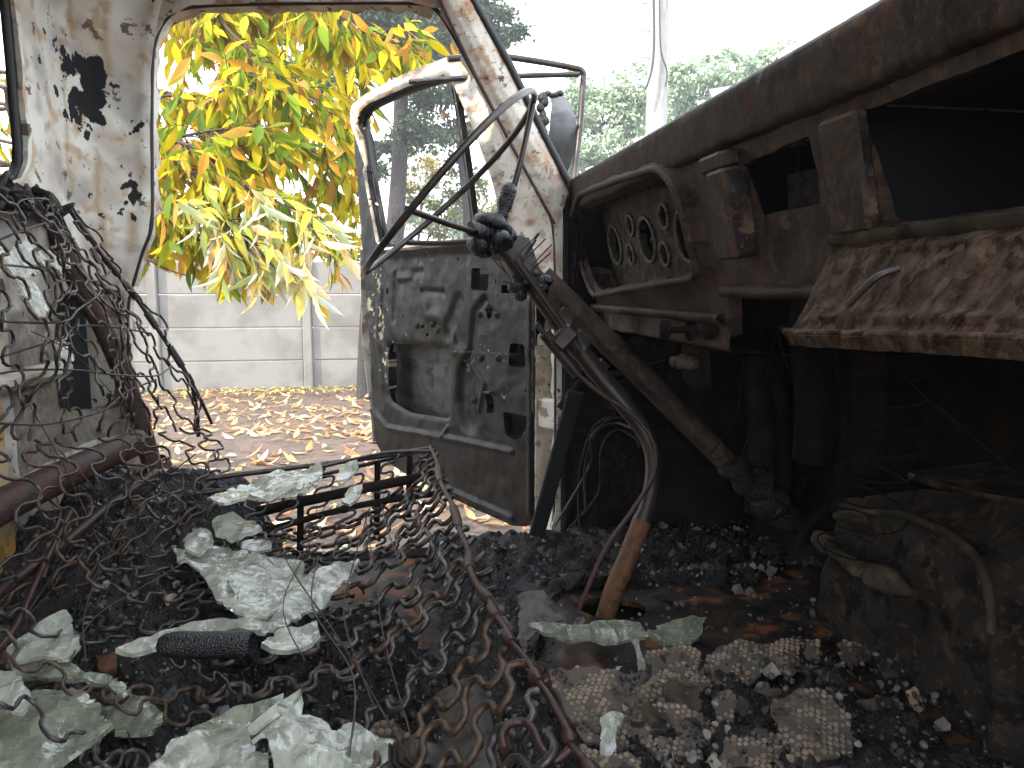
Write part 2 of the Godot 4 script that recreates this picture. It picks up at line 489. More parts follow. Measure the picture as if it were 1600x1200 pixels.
	M.bark = skin(Color(0.3, 0.26, 0.225), 0.95, [[0, 2, 0.4, 0.7, Color(0.2, 0.17, 0.15), 0.9, 0.95, 6], [4, 4, 0.6, 0.9, Color(0.13, 0.11, 0.1), 0.8, 0.95, 5], [2, 1, 0.65, 0.8, Color(0.4, 0.36, 0.31), 0.6, 0.95]], 0.6, {"relief": 2.0, "height": 4, "dim": 0.5})
	M.twig = plain(Color(0.23, 0.17, 0.13), 0.8)
	M.seal = plain(Color(0.045, 0.043, 0.04), 0.6)
	M.void = plain(Color(0.02, 0.02, 0.02), 0.9)
	M.cable = plain(Color(0.12, 0.12, 0.13), 0.6)
	M.mat = skin(Color(0.64, 0.57, 0.48), 0.85, [[1, 3, 0.5, 0.7, Color(0.46, 0.41, 0.35), 0.9, 0.85], [6, 5, 0.6, 0.7, Color(0.58, 0.51, 0.42), 0.7, 0.9], [7, 4, 0.6, 0.7, Color(0.12, 0.115, 0.115), 0.95, 0.7]], 0.14, {"relief": 0.06, "height": 2, "dim": 1.2})
	M.mat.vertex_color_use_as_albedo = true
	M.gap = skin(Color(0.26, 0.235, 0.205), 0.85, [[1, 3, 0.5, 0.7, Color(0.25, 0.225, 0.2), 0.9, 0.85]], 0.2, {"dim": 1.3})
	M.mirror = skin(Color(0.44, 0.45, 0.46), 0.5, [[5, 3, 0.78, 0.85, Color(0.75, 0.75, 0.73), 0.8, 0.6], [0, 3, 0.5, 0.8, Color(0.34, 0.34, 0.345), 0.8, 0.5]], 0.3, {"dim": 0.6})
	M.scrap = skin(Color(0.4, 0.38, 0.36), 0.6, [[1, 3, 0.45, 0.7, Color(0.2, 0.18, 0.17), 0.9, 0.6], [6, 3, 0.6, 0.7, Color(0.46, 0.36, 0.26), 0.6, 0.8]], 0.2, {"metal": 0.3, "dim": 0.55})
	var gl := skin(Color(0.75, 0.755, 0.69), 0.1, [[1, 3, 0.4, 0.6, Color(0.86, 0.87, 0.81), 0.85, 0.06], [7, 5, 0.55, 0.68, Color(0.58, 0.61, 0.54), 0.6, 0.06], [4, 6, 0.78, 0.92, Color(0.93, 0.95, 0.93), 0.9, 0.35], [6, 2, 0.66, 0.74, Color(0.93, 0.94, 0.92), 0.7, 0.4], [2, 1, 0.76, 0.84, Color(0.3, 0.29, 0.27), 0.6, 0.6]], 0.22, {"relief": 0.16, "height": 4})
	gl.albedo_color = Color(1, 1, 1, 0.4)
	gl.transparency = BaseMaterial3D.TRANSPARENCY_ALPHA
	gl.refraction_enabled = true
	gl.refraction_scale = 0.05
	M.glass = gl
	var ga := gl.duplicate()
	ga.albedo_color = Color(0.78, 0.79, 0.75, 0.42)
	M.glass_dusty = ga


# ---------------------------------------------------------------- naming and placing
func meta(o: Node, label := "", category := "", group := "", kind := "") -> void:
	for k in [["label", label], ["category", category], ["group", group], ["kind", kind]]:
		if k[1]:
			o.set_meta(k[0], k[1])

func thing(called: String, label: String, category: String, at := Vector3.ZERO, group := "") -> Node3D:
	var o := Node3D.new()
	o.name = called
	o.position = at
	add_child(o, true)
	meta(o, label, category, group)
	return o

func put(called: String, mesh: Mesh, mat: Material, parent: Node = self) -> MeshInstance3D:
	var o := MeshInstance3D.new()
	o.name = called
	o.mesh = mesh
	o.material_override = mat
	parent.add_child(o, true)
	return o

func rod(called: String, pts: PackedVector3Array, r, mat: Material, parent: Node, sides := 8) -> MeshInstance3D:
	var mb := MB.new()
	mb.tube(pts, r, sides)
	return put(called, mb.mesh(), mat, parent)

func block(called: String, xf: Transform3D, size: Vector3, mat: Material, parent: Node, bev := 0.004) -> MeshInstance3D:
	var mb := MB.new()
	mb.box(xf, size, bev)
	return put(called, mb.mesh(), mat, parent)

func at(p: Vector3, turn := Vector3.ZERO) -> Transform3D:
	return Transform3D(Basis.from_euler(turn), p)

func many(called: String, mesh: Mesh, mat: Material, places: Array, tints: Array = [], parent: Node = self) -> MultiMeshInstance3D:
	var mm := MultiMesh.new()
	mm.transform_format = MultiMesh.TRANSFORM_3D
	mm.use_colors = tints.size() > 0
	mm.mesh = mesh
	mm.instance_count = places.size()
	for i in places.size():
		mm.set_instance_transform(i, places[i])
		if tints.size():
			mm.set_instance_color(i, tints[i])
	var o := MultiMeshInstance3D.new()
	o.name = called
	o.multimesh = mm
	o.material_override = mat
	parent.add_child(o, true)
	o.set_meta("kind", "stuff")
	return o

func turned(scale_: Vector3) -> Basis:
	return Basis.from_euler(Vector3(rng.randf() * TAU, rng.randf() * TAU, rng.randf() * TAU)).scaled_local(scale_)


# ---------------------------------------------------------------- the truck's cab
const BEND := 0.145

# The rear wall unrolled: u = 0 at the door opening, round the corner, then along the wall towards the passenger's side; v is the height.
func rear_at(u: float, v: float, h := 0.0) -> Vector3:
	var a := clampf((u - 0.055) / BEND, 0.0, PI / 2.0)
	var c := Vector3(-0.435, v, -1.60)
	var nn := Vector3(sin(a), 0, cos(a))
	var p := c - nn * BEND
	if u < 0.055:
		p.x += 0.055 - u
	elif u > 0.055 + BEND * PI / 2.0:
		p.z += u - 0.055 - BEND * PI / 2.0
	return p + nn * h

func rear_px(px: float, py: float) -> Vector2:
	var d := ray(px, py)
	var best := 9.0
	var out := Vector2.ZERO
	for i in 400:
		var u := i * 0.002
		var p := rear_at(u, 0)
		var e := absf(atan2(p.x, -p.z) - atan2(d.x, -d.z))
		if e < best:
			best = e
			out = Vector2(u, eye.origin.y + d.y * (p.z / d.z))
	return out

func rear_poly(a: Array) -> PackedVector2Array:
	var out := PackedVector2Array()
	for p in pv(a):
		out.append(rear_px(p.x, p.y))
	return out

func build_rear(truck: Node3D) -> void:
	var outer := rear_poly([262, -30, 245, 40, 235, 110, 234, 200, 235, 330, 231, 365, 219, 395, 206, 440, 198, 470, 196, 560, 205, 660, 220, 720])
	outer.append_array(PackedVector2Array([Vector2(0.07, 0.96), Vector2(2.15, 0.96), Vector2(2.15, 2.34), Vector2(0.06, 2.34)]))
	var win := rear_poly([17, -60, 20, 0, 29, 100, 40, 225, 39, 258, 30, 277, 14, 283])
	win.append_array(PackedVector2Array([Vector2(1.70, win[6].y), Vector2(1.72, win[6].y + 0.03), Vector2(1.72, 2.16), Vector2(1.69, 2.19), Vector2(win[0].x + 0.04, 2.19), Vector2(win[0].x, 2.15)]))
	var hole := round_poly(rear_poly([92, 462, 150, 452, 190, 452, 196, 520, 196, 600, 185, 640, 130, 642, 92, 640, 84, 560]), 0.02)
	# black burnt-through patch and flakes
	var spots := []
	for s in [[108, 105, 15], [125, 100, 15], [145, 108, 16], [152, 125, 14], [140, 130, 15], [150, 150, 17], [135, 165, 20], [120, 155, 12], [145, 180, 12], [118, 178, 10], [84, 70, 5], [100, 85, 7], [62, 95, 4], [88, 140, 4], [100, 180, 6], [160, 190, 6]]:
		spots.append([rear_px(s[0], s[1]), s[2] / FOCAL * 1.62])
	var frees := []
	for s in [[205, 215, 8], [212, 200, 7], [195, 235, 7], [207, 262, 9], [205, 285, 10], [212, 305, 9], [190, 335, 9], [165, 322, 9], [205, 335, 10], [212, 340, 9], [180, 200, 6], [145, 310, 4], [135, 205, 7], [110, 190, 6], [60, 60, 5], [150, 75, 5], [248, 5, 4], [195, 180, 6], [135, 262, 4]]:
		frees.append([rear_px(s[0], s[1]), s[2] / FOCAL * 1.62])
	var drips := []
	for s in [[95, 60, 300], [165, 0, 120], [205, 330, 395], [110, 0, 60], [150, 230, 400]]:
		drips.append([rear_px(s[0], s[1]), rear_px(s[0], s[2])])
	var paint := func(x: int, y: int) -> Color:
		var p := Vector2(x, y) / 1024.0 * 1.3 + Vector2(0, 1.3)
		if p.x > 0.55 or p.y > 2.3:
			return Color(0, 0, 0, 0)
		var w: float = bank[6][(y & 511) * 512 + (x & 511)] / 255.0 - 0.5
		var w2: float = bank[2][(y & 511) * 512 + (x & 511)] / 255.0 - 0.5
		var d := 1.0
		for s in spots:
			d = minf(d, (p.distance_to(s[0]) - s[1]) + 0.0)
		if d + w * 0.026 + w2 * 0.012 < 0.0:
			return Color(0.02, 0.02, 0.022, 1.0)
		if d < 0.06 and w2 + w > 0.3 + d * 7.0:
			return Color(0.05, 0.045, 0.04, 0.95)
		for s in frees:
			var e: float = p.distance_to(s[0]) / s[1]
			if e < 2.2 and w + w2 * 0.8 > 0.02 + 0.16 * e:
				return Color(0.06, 0.05, 0.045, 0.95)
		for s in drips:
			if p.y < s[0].y and p.y > s[1].y:
				var e: float = absf(p.x - s[0].x + w * 0.02)
				if e < 0.012:
					return Color(0.5, 0.36, 0.18, (1.0 - e / 0.012) * 0.4)
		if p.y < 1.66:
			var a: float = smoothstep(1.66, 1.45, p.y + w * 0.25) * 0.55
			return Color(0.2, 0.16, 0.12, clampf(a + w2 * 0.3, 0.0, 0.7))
		return Color(0, 0, 0, 0)
	M.rear = skin(Color(0.74, 0.73, 0.69), 0.45, [[0, 1, 0.35, 0.75, Color(0.62, 0.58, 0.52), 0.8, 0.6], [1, 2, 0.55, 0.85, Color(0.56, 0.44, 0.28), 0.6, 0.7], [0, 9, 0.55, 0.85, Color(0.5, 0.49, 0.475), 0.7, 0.5], [6, 3, 0.78, 0.81, Color(0.27, 0.2, 0.15), 0.8, 0.9], [2, 5, 0.8, 0.88, Color(0.42, 0.3, 0.18), 0.6, 0.9]], 1.3, {"relief": 0.06, "height": 6, "uv": true, "size": 1024, "paint": paint})
	var edge := PackedVector2Array(outer.slice(0, 12))
	var f := func(p: Vector2) -> Vector3:
		var h := wob.get_noise_2d(p.x * 260.0, p.y * 260.0) * 0.004
		if p.x < 0.85:
			var d := seg_d(p, win)
			h += 0.007 * exp(-pow((d - 0.006) / 0.008, 2.0)) - 0.004 * exp(-pow((d - 0.03) / 0.01, 2.0))
			d = seg_d(p, edge)
			h += 0.006 * exp(-pow((d - 0.012) / 0.012, 2.0))
		return rear_at(p.x, p.y, h)
	var wall := put("rear_wall", sheet(outer, [win, hole], 0.0065, f, 0.03), M.rear, truck)
	var ring := PackedVector3Array()
	for i in win.size() + 1:
		ring.append(rear_at(win[i % win.size()].x, win[i % win.size()].y, -0.012))
	rod("window_seal", ring, 0.008, M.seal, wall, 6)
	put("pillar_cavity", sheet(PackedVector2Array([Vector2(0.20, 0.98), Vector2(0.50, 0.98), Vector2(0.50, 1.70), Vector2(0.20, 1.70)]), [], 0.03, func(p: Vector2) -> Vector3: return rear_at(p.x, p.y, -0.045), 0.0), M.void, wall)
	# outer skin of the cab's back, with the same window
	var lo := Vector2(-1.75, 0.9)
	var o2 := PackedVector2Array([lo, Vector2(PASSENGER, 0.9), Vector2(PASSENGER, 2.36), Vector2(-1.75, 2.36)])
	var w2 := PackedVector2Array()
	for p in win:
		w2.append(Vector2(-1.66 if p.x < 0.9 else -0.1, p.y + (0.06 if p.y > 1.95 else -0.06)))
	put("outer_back_panel", sheet(o2, [w2], 0.03, func(p: Vector2) -> Vector3: return Vector3(-0.655, p.y, p.x), 0.004), M.soot, truck)
	put("cargo_headboard", sheet(PackedVector2Array([Vector2(-1.68, 0.85), Vector2(PASSENGER, 0.85), Vector2(PASSENGER, 2.75), Vector2(-1.68, 2.75)]), [], 0.06, func(p: Vector2) -> Vector3: return Vector3(-0.84, p.y, p.x), 0.04, true), M.rust, truck)
	# cream inner braces low behind the seat
	block("rear_brace", at(Vector3(-0.565, 1.22, -1.2), Vector3(0, 0, 0.02)), Vector3(0.022, 0.44, 0.10), M.ochre, truck, 0.006)
	block("rear_brace", at(Vector3(-0.562, 1.46, -1.05), Vector3(0, 0, 0)), Vector3(0.03, 0.03, 0.9), M.cream, truck, 0.01)

func build_side(truck: Node3D) -> void:
	# driver's door opening: frame sheet with an aperture
	var ap := PackedVector2Array()
	for p in pv([234, 200, 235, 110, 240, 62, 258, 26, 296, 8, 420, 3, 640, 2, 680, 12, 706, 48, 745, 120, 800, 222, 846, 305, 866, 352, 870, 440, 870, 560, 870, 700, 868, 800, 852, 862, 800, 870, 400, 870, 290, 860, 232, 800, 205, 660, 196, 560, 198, 470, 206, 440, 219, 395, 231, 365, 235, 330]):
		var q := onz(p.x, p.y, DRIVER)
		ap.append(Vector2(q.x, q.y))
	var outer := PackedVector2Array([Vector2(-0.66, 0.86), Vector2(0.62, 0.86), Vector2(0.62, 1.80)])
	for p in pv([895, 298, 857, 219, 797, 97, 742, 2, 700, -70]):
		var q := onz(p.x, p.y, DRIVER)
		outer.append(Vector2(q.x - 0.004, q.y))
	outer.append(Vector2(-0.66, outer[outer.size() - 1].y))
	var f := func(p: Vector2) -> Vector3: return Vector3(p.x, p.y, DRIVER + wob.get_noise_2d(p.x * 300.0, p.y * 300.0) * 0.003)
	put("door_frame", sheet(outer, [ap], 0.012, f, 0.06), M.rust_paint, truck)
	var ring := PackedVector3Array()
	for i in ap.size() + 1:
		var q := ap[i % ap.size()]
		ring.append(Vector3(q.x, q.y, DRIVER - 0.008))
	rod("door_seal", spline(Array(ring), 3), 0.0055, M.seal, truck, 6)
	# the driver's windscreen pillar
	var pil := PackedVector2Array()
	for p in pv([676, -60, 690, 0, 703, 32, 738, 108, 800, 226, 848, 312, 872, 352, 893, 300, 850, 217, 790, 95, 736, 0, 702, -60]):
		var q := onz(p.x, p.y, -1.715)
		pil.append(Vector2(q.x, q.y))
	var axis := PackedVector2Array([(pil[1] + pil[10]) / 2.0, (pil[5] + pil[8]) / 2.0])
	var fp := func(p: Vector2) -> Vector3:
		var d := seg_d(p, axis)
		return Vector3(p.x, p.y, -1.70 - d * 0.35 + 0.004 * exp(-pow((d - 0.018) / 0.004, 2.0)))
	put("windscreen_pillar", sheet(pil, [], 0.007, fp, 0.055), M.pillar, truck)
	var sl := PackedVector3Array()
	for p in pv([706, -60, 739, 0, 793, 95, 853, 217, 894, 296]):
		sl.append(onz(p.x, p.y, -1.712))
	rod("windscreen_seal", sl, 0.009, M.seal, truck, 6)
	sl = PackedVector3Array()
	for p in pv([690, 4, 704, 36, 739, 110, 800, 228, 846, 312, 866, 350]):
		sl.append(onz(p.x, p.y, -1.703))
	rod("gutter_seam", sl, 0.004, M.rust, truck, 6)
	# lower pillar below the belt: dark cowl side and the cream foot by the hinge
	var f2 := func(p: Vector2) -> Vector3: return Vector3(p.x, p.y, -1.72 + wob.get_noise_2d(p.x * 300.0, p.y * 300.0) * 0.006)
	put("kick_panel", sheet(PackedVector2Array([Vector2(0.425, 0.98), Vector2(0.95, 0.98), Vector2(0.95, 1.82), Vector2(0.43, 1.82)]), [], 0.03, f2, 0.02), M.soot, truck)
	block("pillar_foot", at(Vector3(0.418, 1.40, -1.745)), Vector3(0.03, 0.82, 0.04), M.soot, truck, 0.006)
	# roof, its header and the passenger's side, which frame the light that reaches the seat
	var roof := PackedVector2Array([Vector2(-0.66, DRIVER - 0.06), Vector2(0.14, DRIVER - 0.06), Vector2(0.14, PASSENGER + 0.06), Vector2(-0.66, PASSENGER + 0.06)])
	put("roof", sheet(roof, [], 0.04, func(p: Vector2) -> Vector3: return Vector3(p.x, 2.36 + 0.05 * (1.0 - pow((p.y + 0.8) / 1.0, 2.0)) - 0.02 * pow((p.x + 0.25) / 0.4, 2.0), p.y), 0.015), M.cream, truck)
	block("windscreen_header", at(Vector3(0.155, 2.335, -0.8), Vector3(0, 0, 0.5)), Vector3(0.05, 0.06, 1.9), M.rust_paint, truck, 0.01)
	var pp := PackedVector2Array()
	for q in ap:
		pp.append(q)
	put("passenger_door_frame", sheet(outer, [pp], 0.02, func(p: Vector2) -> Vector3: return Vector3(p.x, p.y, PASSENGER), 0.05), M.rust_paint, truck)

# ---- the open door: u runs from the hinge to the free edge, v is the height
const HINGE := Vector3(0.41, 0, -1.75)
const SWING := Vector3(-0.53905, 0, -0.84227)
const DOORN := Vector3(-0.84227, 0, 0.53905)

func dpx(px: float, py: float) -> Vector2:
	var d := ray(px, py)
	var t := (HINGE - eye.origin).dot(DOORN) / d.dot(DOORN)
	var p := eye.origin + d * t
	return Vector2((p - HINGE).dot(SWING), p.y)

func dpoly(a: Array) -> PackedVector2Array:
	var out := PackedVector2Array()
	for p in pv(a):
		out.append(dpx(p.x, p.y))
	return out

func door_at(p: Vector2, h := 0.0) -> Vector3:
	return HINGE + SWING * p.x + Vector3.UP * p.y + DOORN * h

func build_door(truck: Node3D) -> void:
	var outer := dpoly([551, 190, 555, 165, 575, 149, 640, 116, 700, 93, 722, 89, 738, 100, 772, 172, 818, 255, 852, 325, 862, 365, 852, 420, 838, 480, 836, 640, 835, 808, 822, 823, 800, 821, 745, 797, 690, 770, 630, 738, 602, 720, 588, 692, 582, 640, 578, 540, 571, 440, 566, 385, 558, 280])
	var win := dpoly([568, 195, 572, 178, 584, 165, 640, 140, 698, 122, 710, 128, 745, 205, 772, 280, 786, 335, 784, 352, 770, 368, 690, 377, 610, 385, 600, 375, 594, 345, 580, 270])
	var holes := [win]
	var big := round_poly(dpoly([606, 536, 697, 542, 704, 556, 702, 655, 640, 645, 608, 625]), 0.02)
	holes.append(big)
	holes.append(round_poly(dpoly([737, 418, 763, 420, 762, 455, 736, 453]), 0.008))
	holes.append(round_poly(dpoly([796, 536, 820, 538, 820, 575, 795, 572]), 0.01))
	holes.append(round_poly(dpoly([785, 643, 823, 650, 822, 672, 806, 689, 790, 680]), 0.01))
	holes.append(dpoly([783, 445, 812, 445, 824, 458, 783, 458]))
	for c in [[605, 455, 3.5, 8], [716, 405, 2.5, 3], [774, 440, 2.5, 3], [764, 487, 7, 14], [822, 611, 2.5, 3.5], [668, 523, 4, 4], [777, 462, 2, 2], [630, 493, 2, 2], [800, 697, 2, 2.5]]:
		holes.append(circle(dpx(c[0], c[1]), 0.0016 * c[2], 0.0014 * c[3], 10))
	holes.append(dpoly([758, 618, 768, 610, 772, 632, 770, 646, 760, 645, 761, 632]))
	# pressings: [line, reach, height]
	var press := [
		[dpoly([665, 475, 668, 492, 690, 494, 704, 512, 710, 545, 724, 553]), 0.016, 0.007],
		[dpoly([716, 470, 706, 500, 700, 520]), 0.02, -0.008],
		[dpoly([757, 470, 742, 490, 736, 550, 726, 570]), 0.013, -0.008],
		[dpoly([728, 590, 726, 630, 732, 655]), 0.034, -0.012],
		[dpoly([738, 570, 757, 600, 748, 640]), 0.008, 0.006],
		[dpoly([583, 640, 605, 668, 690, 683, 800, 706]), 0.007, 0.007],
		[dpoly([690, 683, 700, 668]), 0.006, 0.006],
		[dpoly([622, 432, 640, 430]), 0.012, 0.006],
		[dpoly([660, 455, 692, 458]), 0.008, -0.007],
		[dpoly([615, 500, 618, 430, 660, 425]), 0.009, -0.004],
		[dpoly([595, 450, 590, 520, 600, 640]), 0.012, 0.004],
		[dpoly([828, 470, 829, 640, 829, 800]), 0.010, 0.006],
		[dpoly([700, 765, 800, 810]), 0.008, 0.006],
	]
	var chips := []
	for c in [[590, 575, 16, 1.0], [594, 620, 15, 1.0], [600, 650, 8, 0.8], [597, 530, 8, 0.5], [588, 470, 6, 0.3], [665, 540, 14, 0.35], [645, 525, 8, 0.5], [700, 450, 14, 0.75], [706, 480, 16, 0.7], [692, 440, 8, 0.5], [682, 790, 12, 0.9], [688, 735, 12, 0.8], [685, 700, 8, 0.6], [718, 715, 8, 0.5], [720, 735, 6, 0.7], [700, 740, 4, 0.8], [640, 735, 8, 0.5], [625, 690, 9, 0.5], [790, 725, 10, 0.4], [785, 750, 10, 0.4], [640, 493, 5, 0.5], [640, 660, 8, 0.5], [760, 700, 10, 0.3], [640, 395, 30, 0.6], [700, 392, 30, 0.6], [600, 400, 14, 0.6], [576, 500, 6, 0.6], [580, 600, 6, 0.9], [610, 700, 14, 0.4], [840, 700, 8, 0.5]]:
		chips.append([dpx(c[0], c[1]), c[2] / FOCAL * 2.2, c[3]])
	var weld := [dpoly([583, 642, 604, 671, 690, 687, 800, 709]), dpoly([832, 470, 833, 640, 833, 800])]
	var paint := func(x: int, y: int) -> Color:
		var p := Vector2(x, y) / 1024.0 * 1.25 + Vector2(0, 1.0)
		if p.x > 1.0:
			return Color(0, 0, 0, 0)
		var w: float = bank[6][(y & 511) * 512 + ((x * 2) & 511)] / 255.0 - 0.5
		var w2: float = bank[2][(y & 511) * 512 + (x & 511)] / 255.0 - 0.5
		for c in chips:
			var e: float = absf(p.y - c[0].y) * 0.6
			e = Vector2(p.x - c[0].x, e).length() / c[1]
			if e < 2.0 and w * 1.3 + w2 * 0.7 > 0.24 + 0.17 * e - 0.16 * c[2]:
				return Color(0.6, 0.57, 0.48, 0.95)
		for l in weld:
			if seg_d(p, l) < 0.0022 and w2 > -0.1:
				return Color(0.42, 0.4, 0.32, 0.6)
		return Color(0, 0, 0, 0)
	M.door = skin(Color(0.2, 0.205, 0.185), 0.32, [[0, 4, 0.35, 0.75, Color(0.31, 0.3, 0.26), 0.9, 0.45, 2], [1, 7, 0.5, 0.8, Color(0.27, 0.24, 0.18), 0.7, 0.55, 3], [0, 12, 0.58, 0.85, Color(0.10, 0.105, 0.105), 0.85, 0.35, 2], [2, 3, 0.8, 0.88, Color(0.46, 0.43, 0.36), 0.5, 0.7], [7, 9, 0.66, 0.72, Color(0.38, 0.36, 0.31), 0.5, 0.6, 3]], 1.25, {"relief": 0.04, "height": 6, "uv": true, "size": 1024, "dim": 0.17, "spec": 0.3, "paint": paint})
	var f := func(p: Vector2) -> Vector3:
		var h := wob.get_noise_2d(p.x * 200.0, p.y * 200.0) * 0.0025
		var d := seg_d(p, win)
		h += 0.012 * exp(-pow((d - 0.015) / 0.013, 2.0))
		if p.y < 1.72:
			for k in press:
				var e := seg_d(p, k[0])
				if e < k[1] * 1.6:
					h += k[2] * (1.0 - smoothstep(k[1] * 0.35, k[1] * 1.5, e))
			var e2 := seg_d(p, big)
			h -= 0.005 * exp(-e2 / 0.006)
		return door_at(p, h)
	var panel := put("driver_door", sheet(outer, holes, 0.0055, f, 0.028), M.door, truck)
	# the pale frame round the window, a separate pressing laid over the panel
	var frame_out := dpoly([549, 190, 553, 163, 574, 147, 640, 113, 700, 90, 722, 86, 740, 99, 774, 170, 820, 254, 854, 324, 866, 368, 868, 430, 868, 480, 850, 480, 846, 420, 830, 372, 800, 366, 786, 372, 770, 373, 690, 382, 608, 391, 596, 378, 590, 345, 576, 270])
	var ff := func(p: Vector2) -> Vector3:
		var d := seg_d(p, win)
		return door_at(p, 0.006 + 0.014 * exp(-pow((d - 0.014) / 0.014, 2.0)))
	put("window_frame", sheet(frame_out, [dpoly([566, 195, 570, 176, 583, 163, 640, 138, 699, 119, 712, 126, 748, 205, 775, 280, 789, 335, 786, 354, 771, 369, 690, 378, 609, 387, 598, 376, 592, 345, 578, 270])], 0.006, ff, 0.03), M.rust_paint, panel)
	var ch := PackedVector3Array()
	for p in dpoly([784, 352, 786, 335, 772, 280, 745, 205, 710, 128, 698, 122, 640, 140, 584, 165, 572, 178, 568, 195, 580, 270, 594, 345, 600, 375, 610, 385]):
		ch.append(door_at(p, -0.012))
	rod("glass_channel", spline(Array(ch), 3), 0.0075, M.seal, panel, 6)
	var post := [door_at(dpx(708, 132), -0.012), door_at(dpx(726, 250), -0.014), door_at(dpx(742, 374), -0.012)]
	rod("vent_post", spline(post), 0.008, M.soot, panel, 6)
	rod("vent_post", spline([post[0] + SWING * 0.02, post[1] + SWING * 0.02, post[2] + SWING * 0.018]), 0.003, M.seal, panel, 6)
	# outer skin, seen through the openings
	var skin_out := dpoly([566, 385, 866, 368, 866, 640, 866, 815, 800, 830, 690, 778, 602, 724, 586, 692, 578, 540])
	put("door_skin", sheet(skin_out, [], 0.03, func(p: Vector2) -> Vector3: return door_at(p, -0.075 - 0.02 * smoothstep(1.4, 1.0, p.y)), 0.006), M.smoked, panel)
	put("door_edge", sheet(PackedVector2Array([Vector2(0.0, 1.035), Vector2(0.085, 1.035), Vector2(0.085, 1.70), Vector2(0.0, 1.70)]), [], 0.012, func(p: Vector2) -> Vector3: return door_at(Vector2(0.097, p.y), -p.x + wob.get_noise_2d(p.x * 900, p.y * 500) * 0.002), 0.002), M.rust_paint, panel)
	for e in [[0.90, 1.12, 1.72]]:
		put("door_edge", sheet(PackedVector2Array([Vector2(0.0, e[1]), Vector2(0.075, e[1]), Vector2(0.075, e[2]), Vector2(0.0, e[2])]), [], 0.03, func(p: Vector2) -> Vector3: return door_at(Vector2(e[0] - 0.012 - 0.05 * smoothstep(1.5, 1.1, p.y), p.y), -p.x), 0.002), M.cream, panel)
	for y in [1.30, 1.62]:
		block("hinge", Transform3D(Basis(SWING, Vector3.UP, -DOORN), door_at(Vector2(0.055, y), -0.02)), Vector3(0.09, 0.075, 0.03), M.cream if y < 1.4 else M.soot, panel, 0.006)
	for b in [[750, 492], [776, 492], [752, 560], [778, 560], [740, 625], [660, 508], [676, 507], [684, 517], [652, 509]]:
		var mb := MB.new()
		var xf := Transform3D(Basis(SWING, DOORN, Vector3.UP), door_at(dpx(b[0], b[1]), 0.0))
		mb.lathe(xf, [Vector2(0.009, -0.004), Vector2(0.009, 0.003), Vector2(0.0055, 0.0035), Vector2(0.0055, 0.007), Vector2(0.0, 0.008)], 10)
		put("bolt", mb.mesh(), M.cluster, panel)
	var mb := MB.new()  # window crank spindle
	mb.lathe(Transform3D(Basis(SWING, DOORN, Vector3.UP), door_at(dpx(764, 482), -0.006)), [Vector2(0.012, -0.01), Vector2(0.012, 0.002), Vector2(0.006, 0.003), Vector2(0.006, 0.02), Vector2(0.0, 0.021)], 12)
	put("crank_spindle", mb.mesh(), M.steel, panel)
	rod("pull_rod", PackedVector3Array([door_at(dpx(757, 613), 0.002), door_at(dpx(774, 612), 0.014)]), 0.0035, M.steel, panel, 6)
	# mirror and its bent tube arms
	var m_out := PackedVector2Array()
	for p in pv([858, 232, 860, 180, 866, 150, 878, 143, 893, 158, 903, 195, 902, 240, 890, 296, 868, 262]):
		var q := onz(p.x, p.y, -2.02)
		m_out.append(Vector2(q.x, q.y))
	var mc := Vector2(m_out[0].x + 0.03, (m_out[0].y + m_out[3].y) / 2.0)
	var fm := func(p: Vector2) -> Vector3: return Vector3(p.x, p.y, -2.02 - 5.0 * p.distance_squared_to(mc))
	var head := put("wing_mirror", sheet(m_out, [], 0.008, fm, 0.02, true), M.mirror, truck)
	var arm := func(a: Array, r: float, m: Material) -> void:
		var q := []
		for i in range(0, a.size(), 3):
			q.append(onz(a[i], a[i + 1], a[i + 2]))
		rod("mirror_arm", spline(q, 5), r, m, head, 8)
	arm.call([700, 92, -2.0, 775, 88, -2.02, 840, 96, -2.04, 895, 106, -2.06, 910, 112, -2.06, 911, 130, -2.06, 906, 200, -2.03, 899, 262, -1.98, 894, 300, -1.94], 0.0085, M.steel)
	arm.call([640, 128, -2.1, 735, 121, -2.04, 800, 119, -2.02, 870, 117, -2.04, 905, 116, -2.05], 0.007, M.melt)
	var lm := MB.new()
	for k in 9:
		lm.lump(at(onz(848 + 3 * sin(k * 2.1), 152 + k * 9.0, -2.0)), Vector3(0.012, 0.014, 0.012), 0.5, wob, 7, 8)
	for k in 5:
		lm.lump(at(onz(850 + k * 6.0, 148 - 2 * sin(k * 2.0), -2.0)), Vector3(0.010, 0.008, 0.01), 0.5, wob, 6, 7)
	put("melted_trim", lm.mesh(true), M.melt, head)

# ---- dashboard: a leaning fascia; points are (z, y)
func dash_at(z: float, y: float, h := 0.0) -> Vector3:
	return Vector3(0.42 + (1.835 - y) * 0.21 - h, y, z)

func dash_px(px: float, py: float, deep := 0.0) -> Vector2:
	var d := ray(px, py)
	var t := (0.42 + deep + (1.835 - eye.origin.y) * 0.21) / (d.x + 0.21 * d.y)
	var p := eye.origin + d * t
	return Vector2(p.z, p.y)

func dash_poly(a: Array, deep := 0.0) -> PackedVector2Array:
	var out := PackedVector2Array()
	for p in pv(a):
		out.append(dash_px(p.x, p.y, deep))
	return out

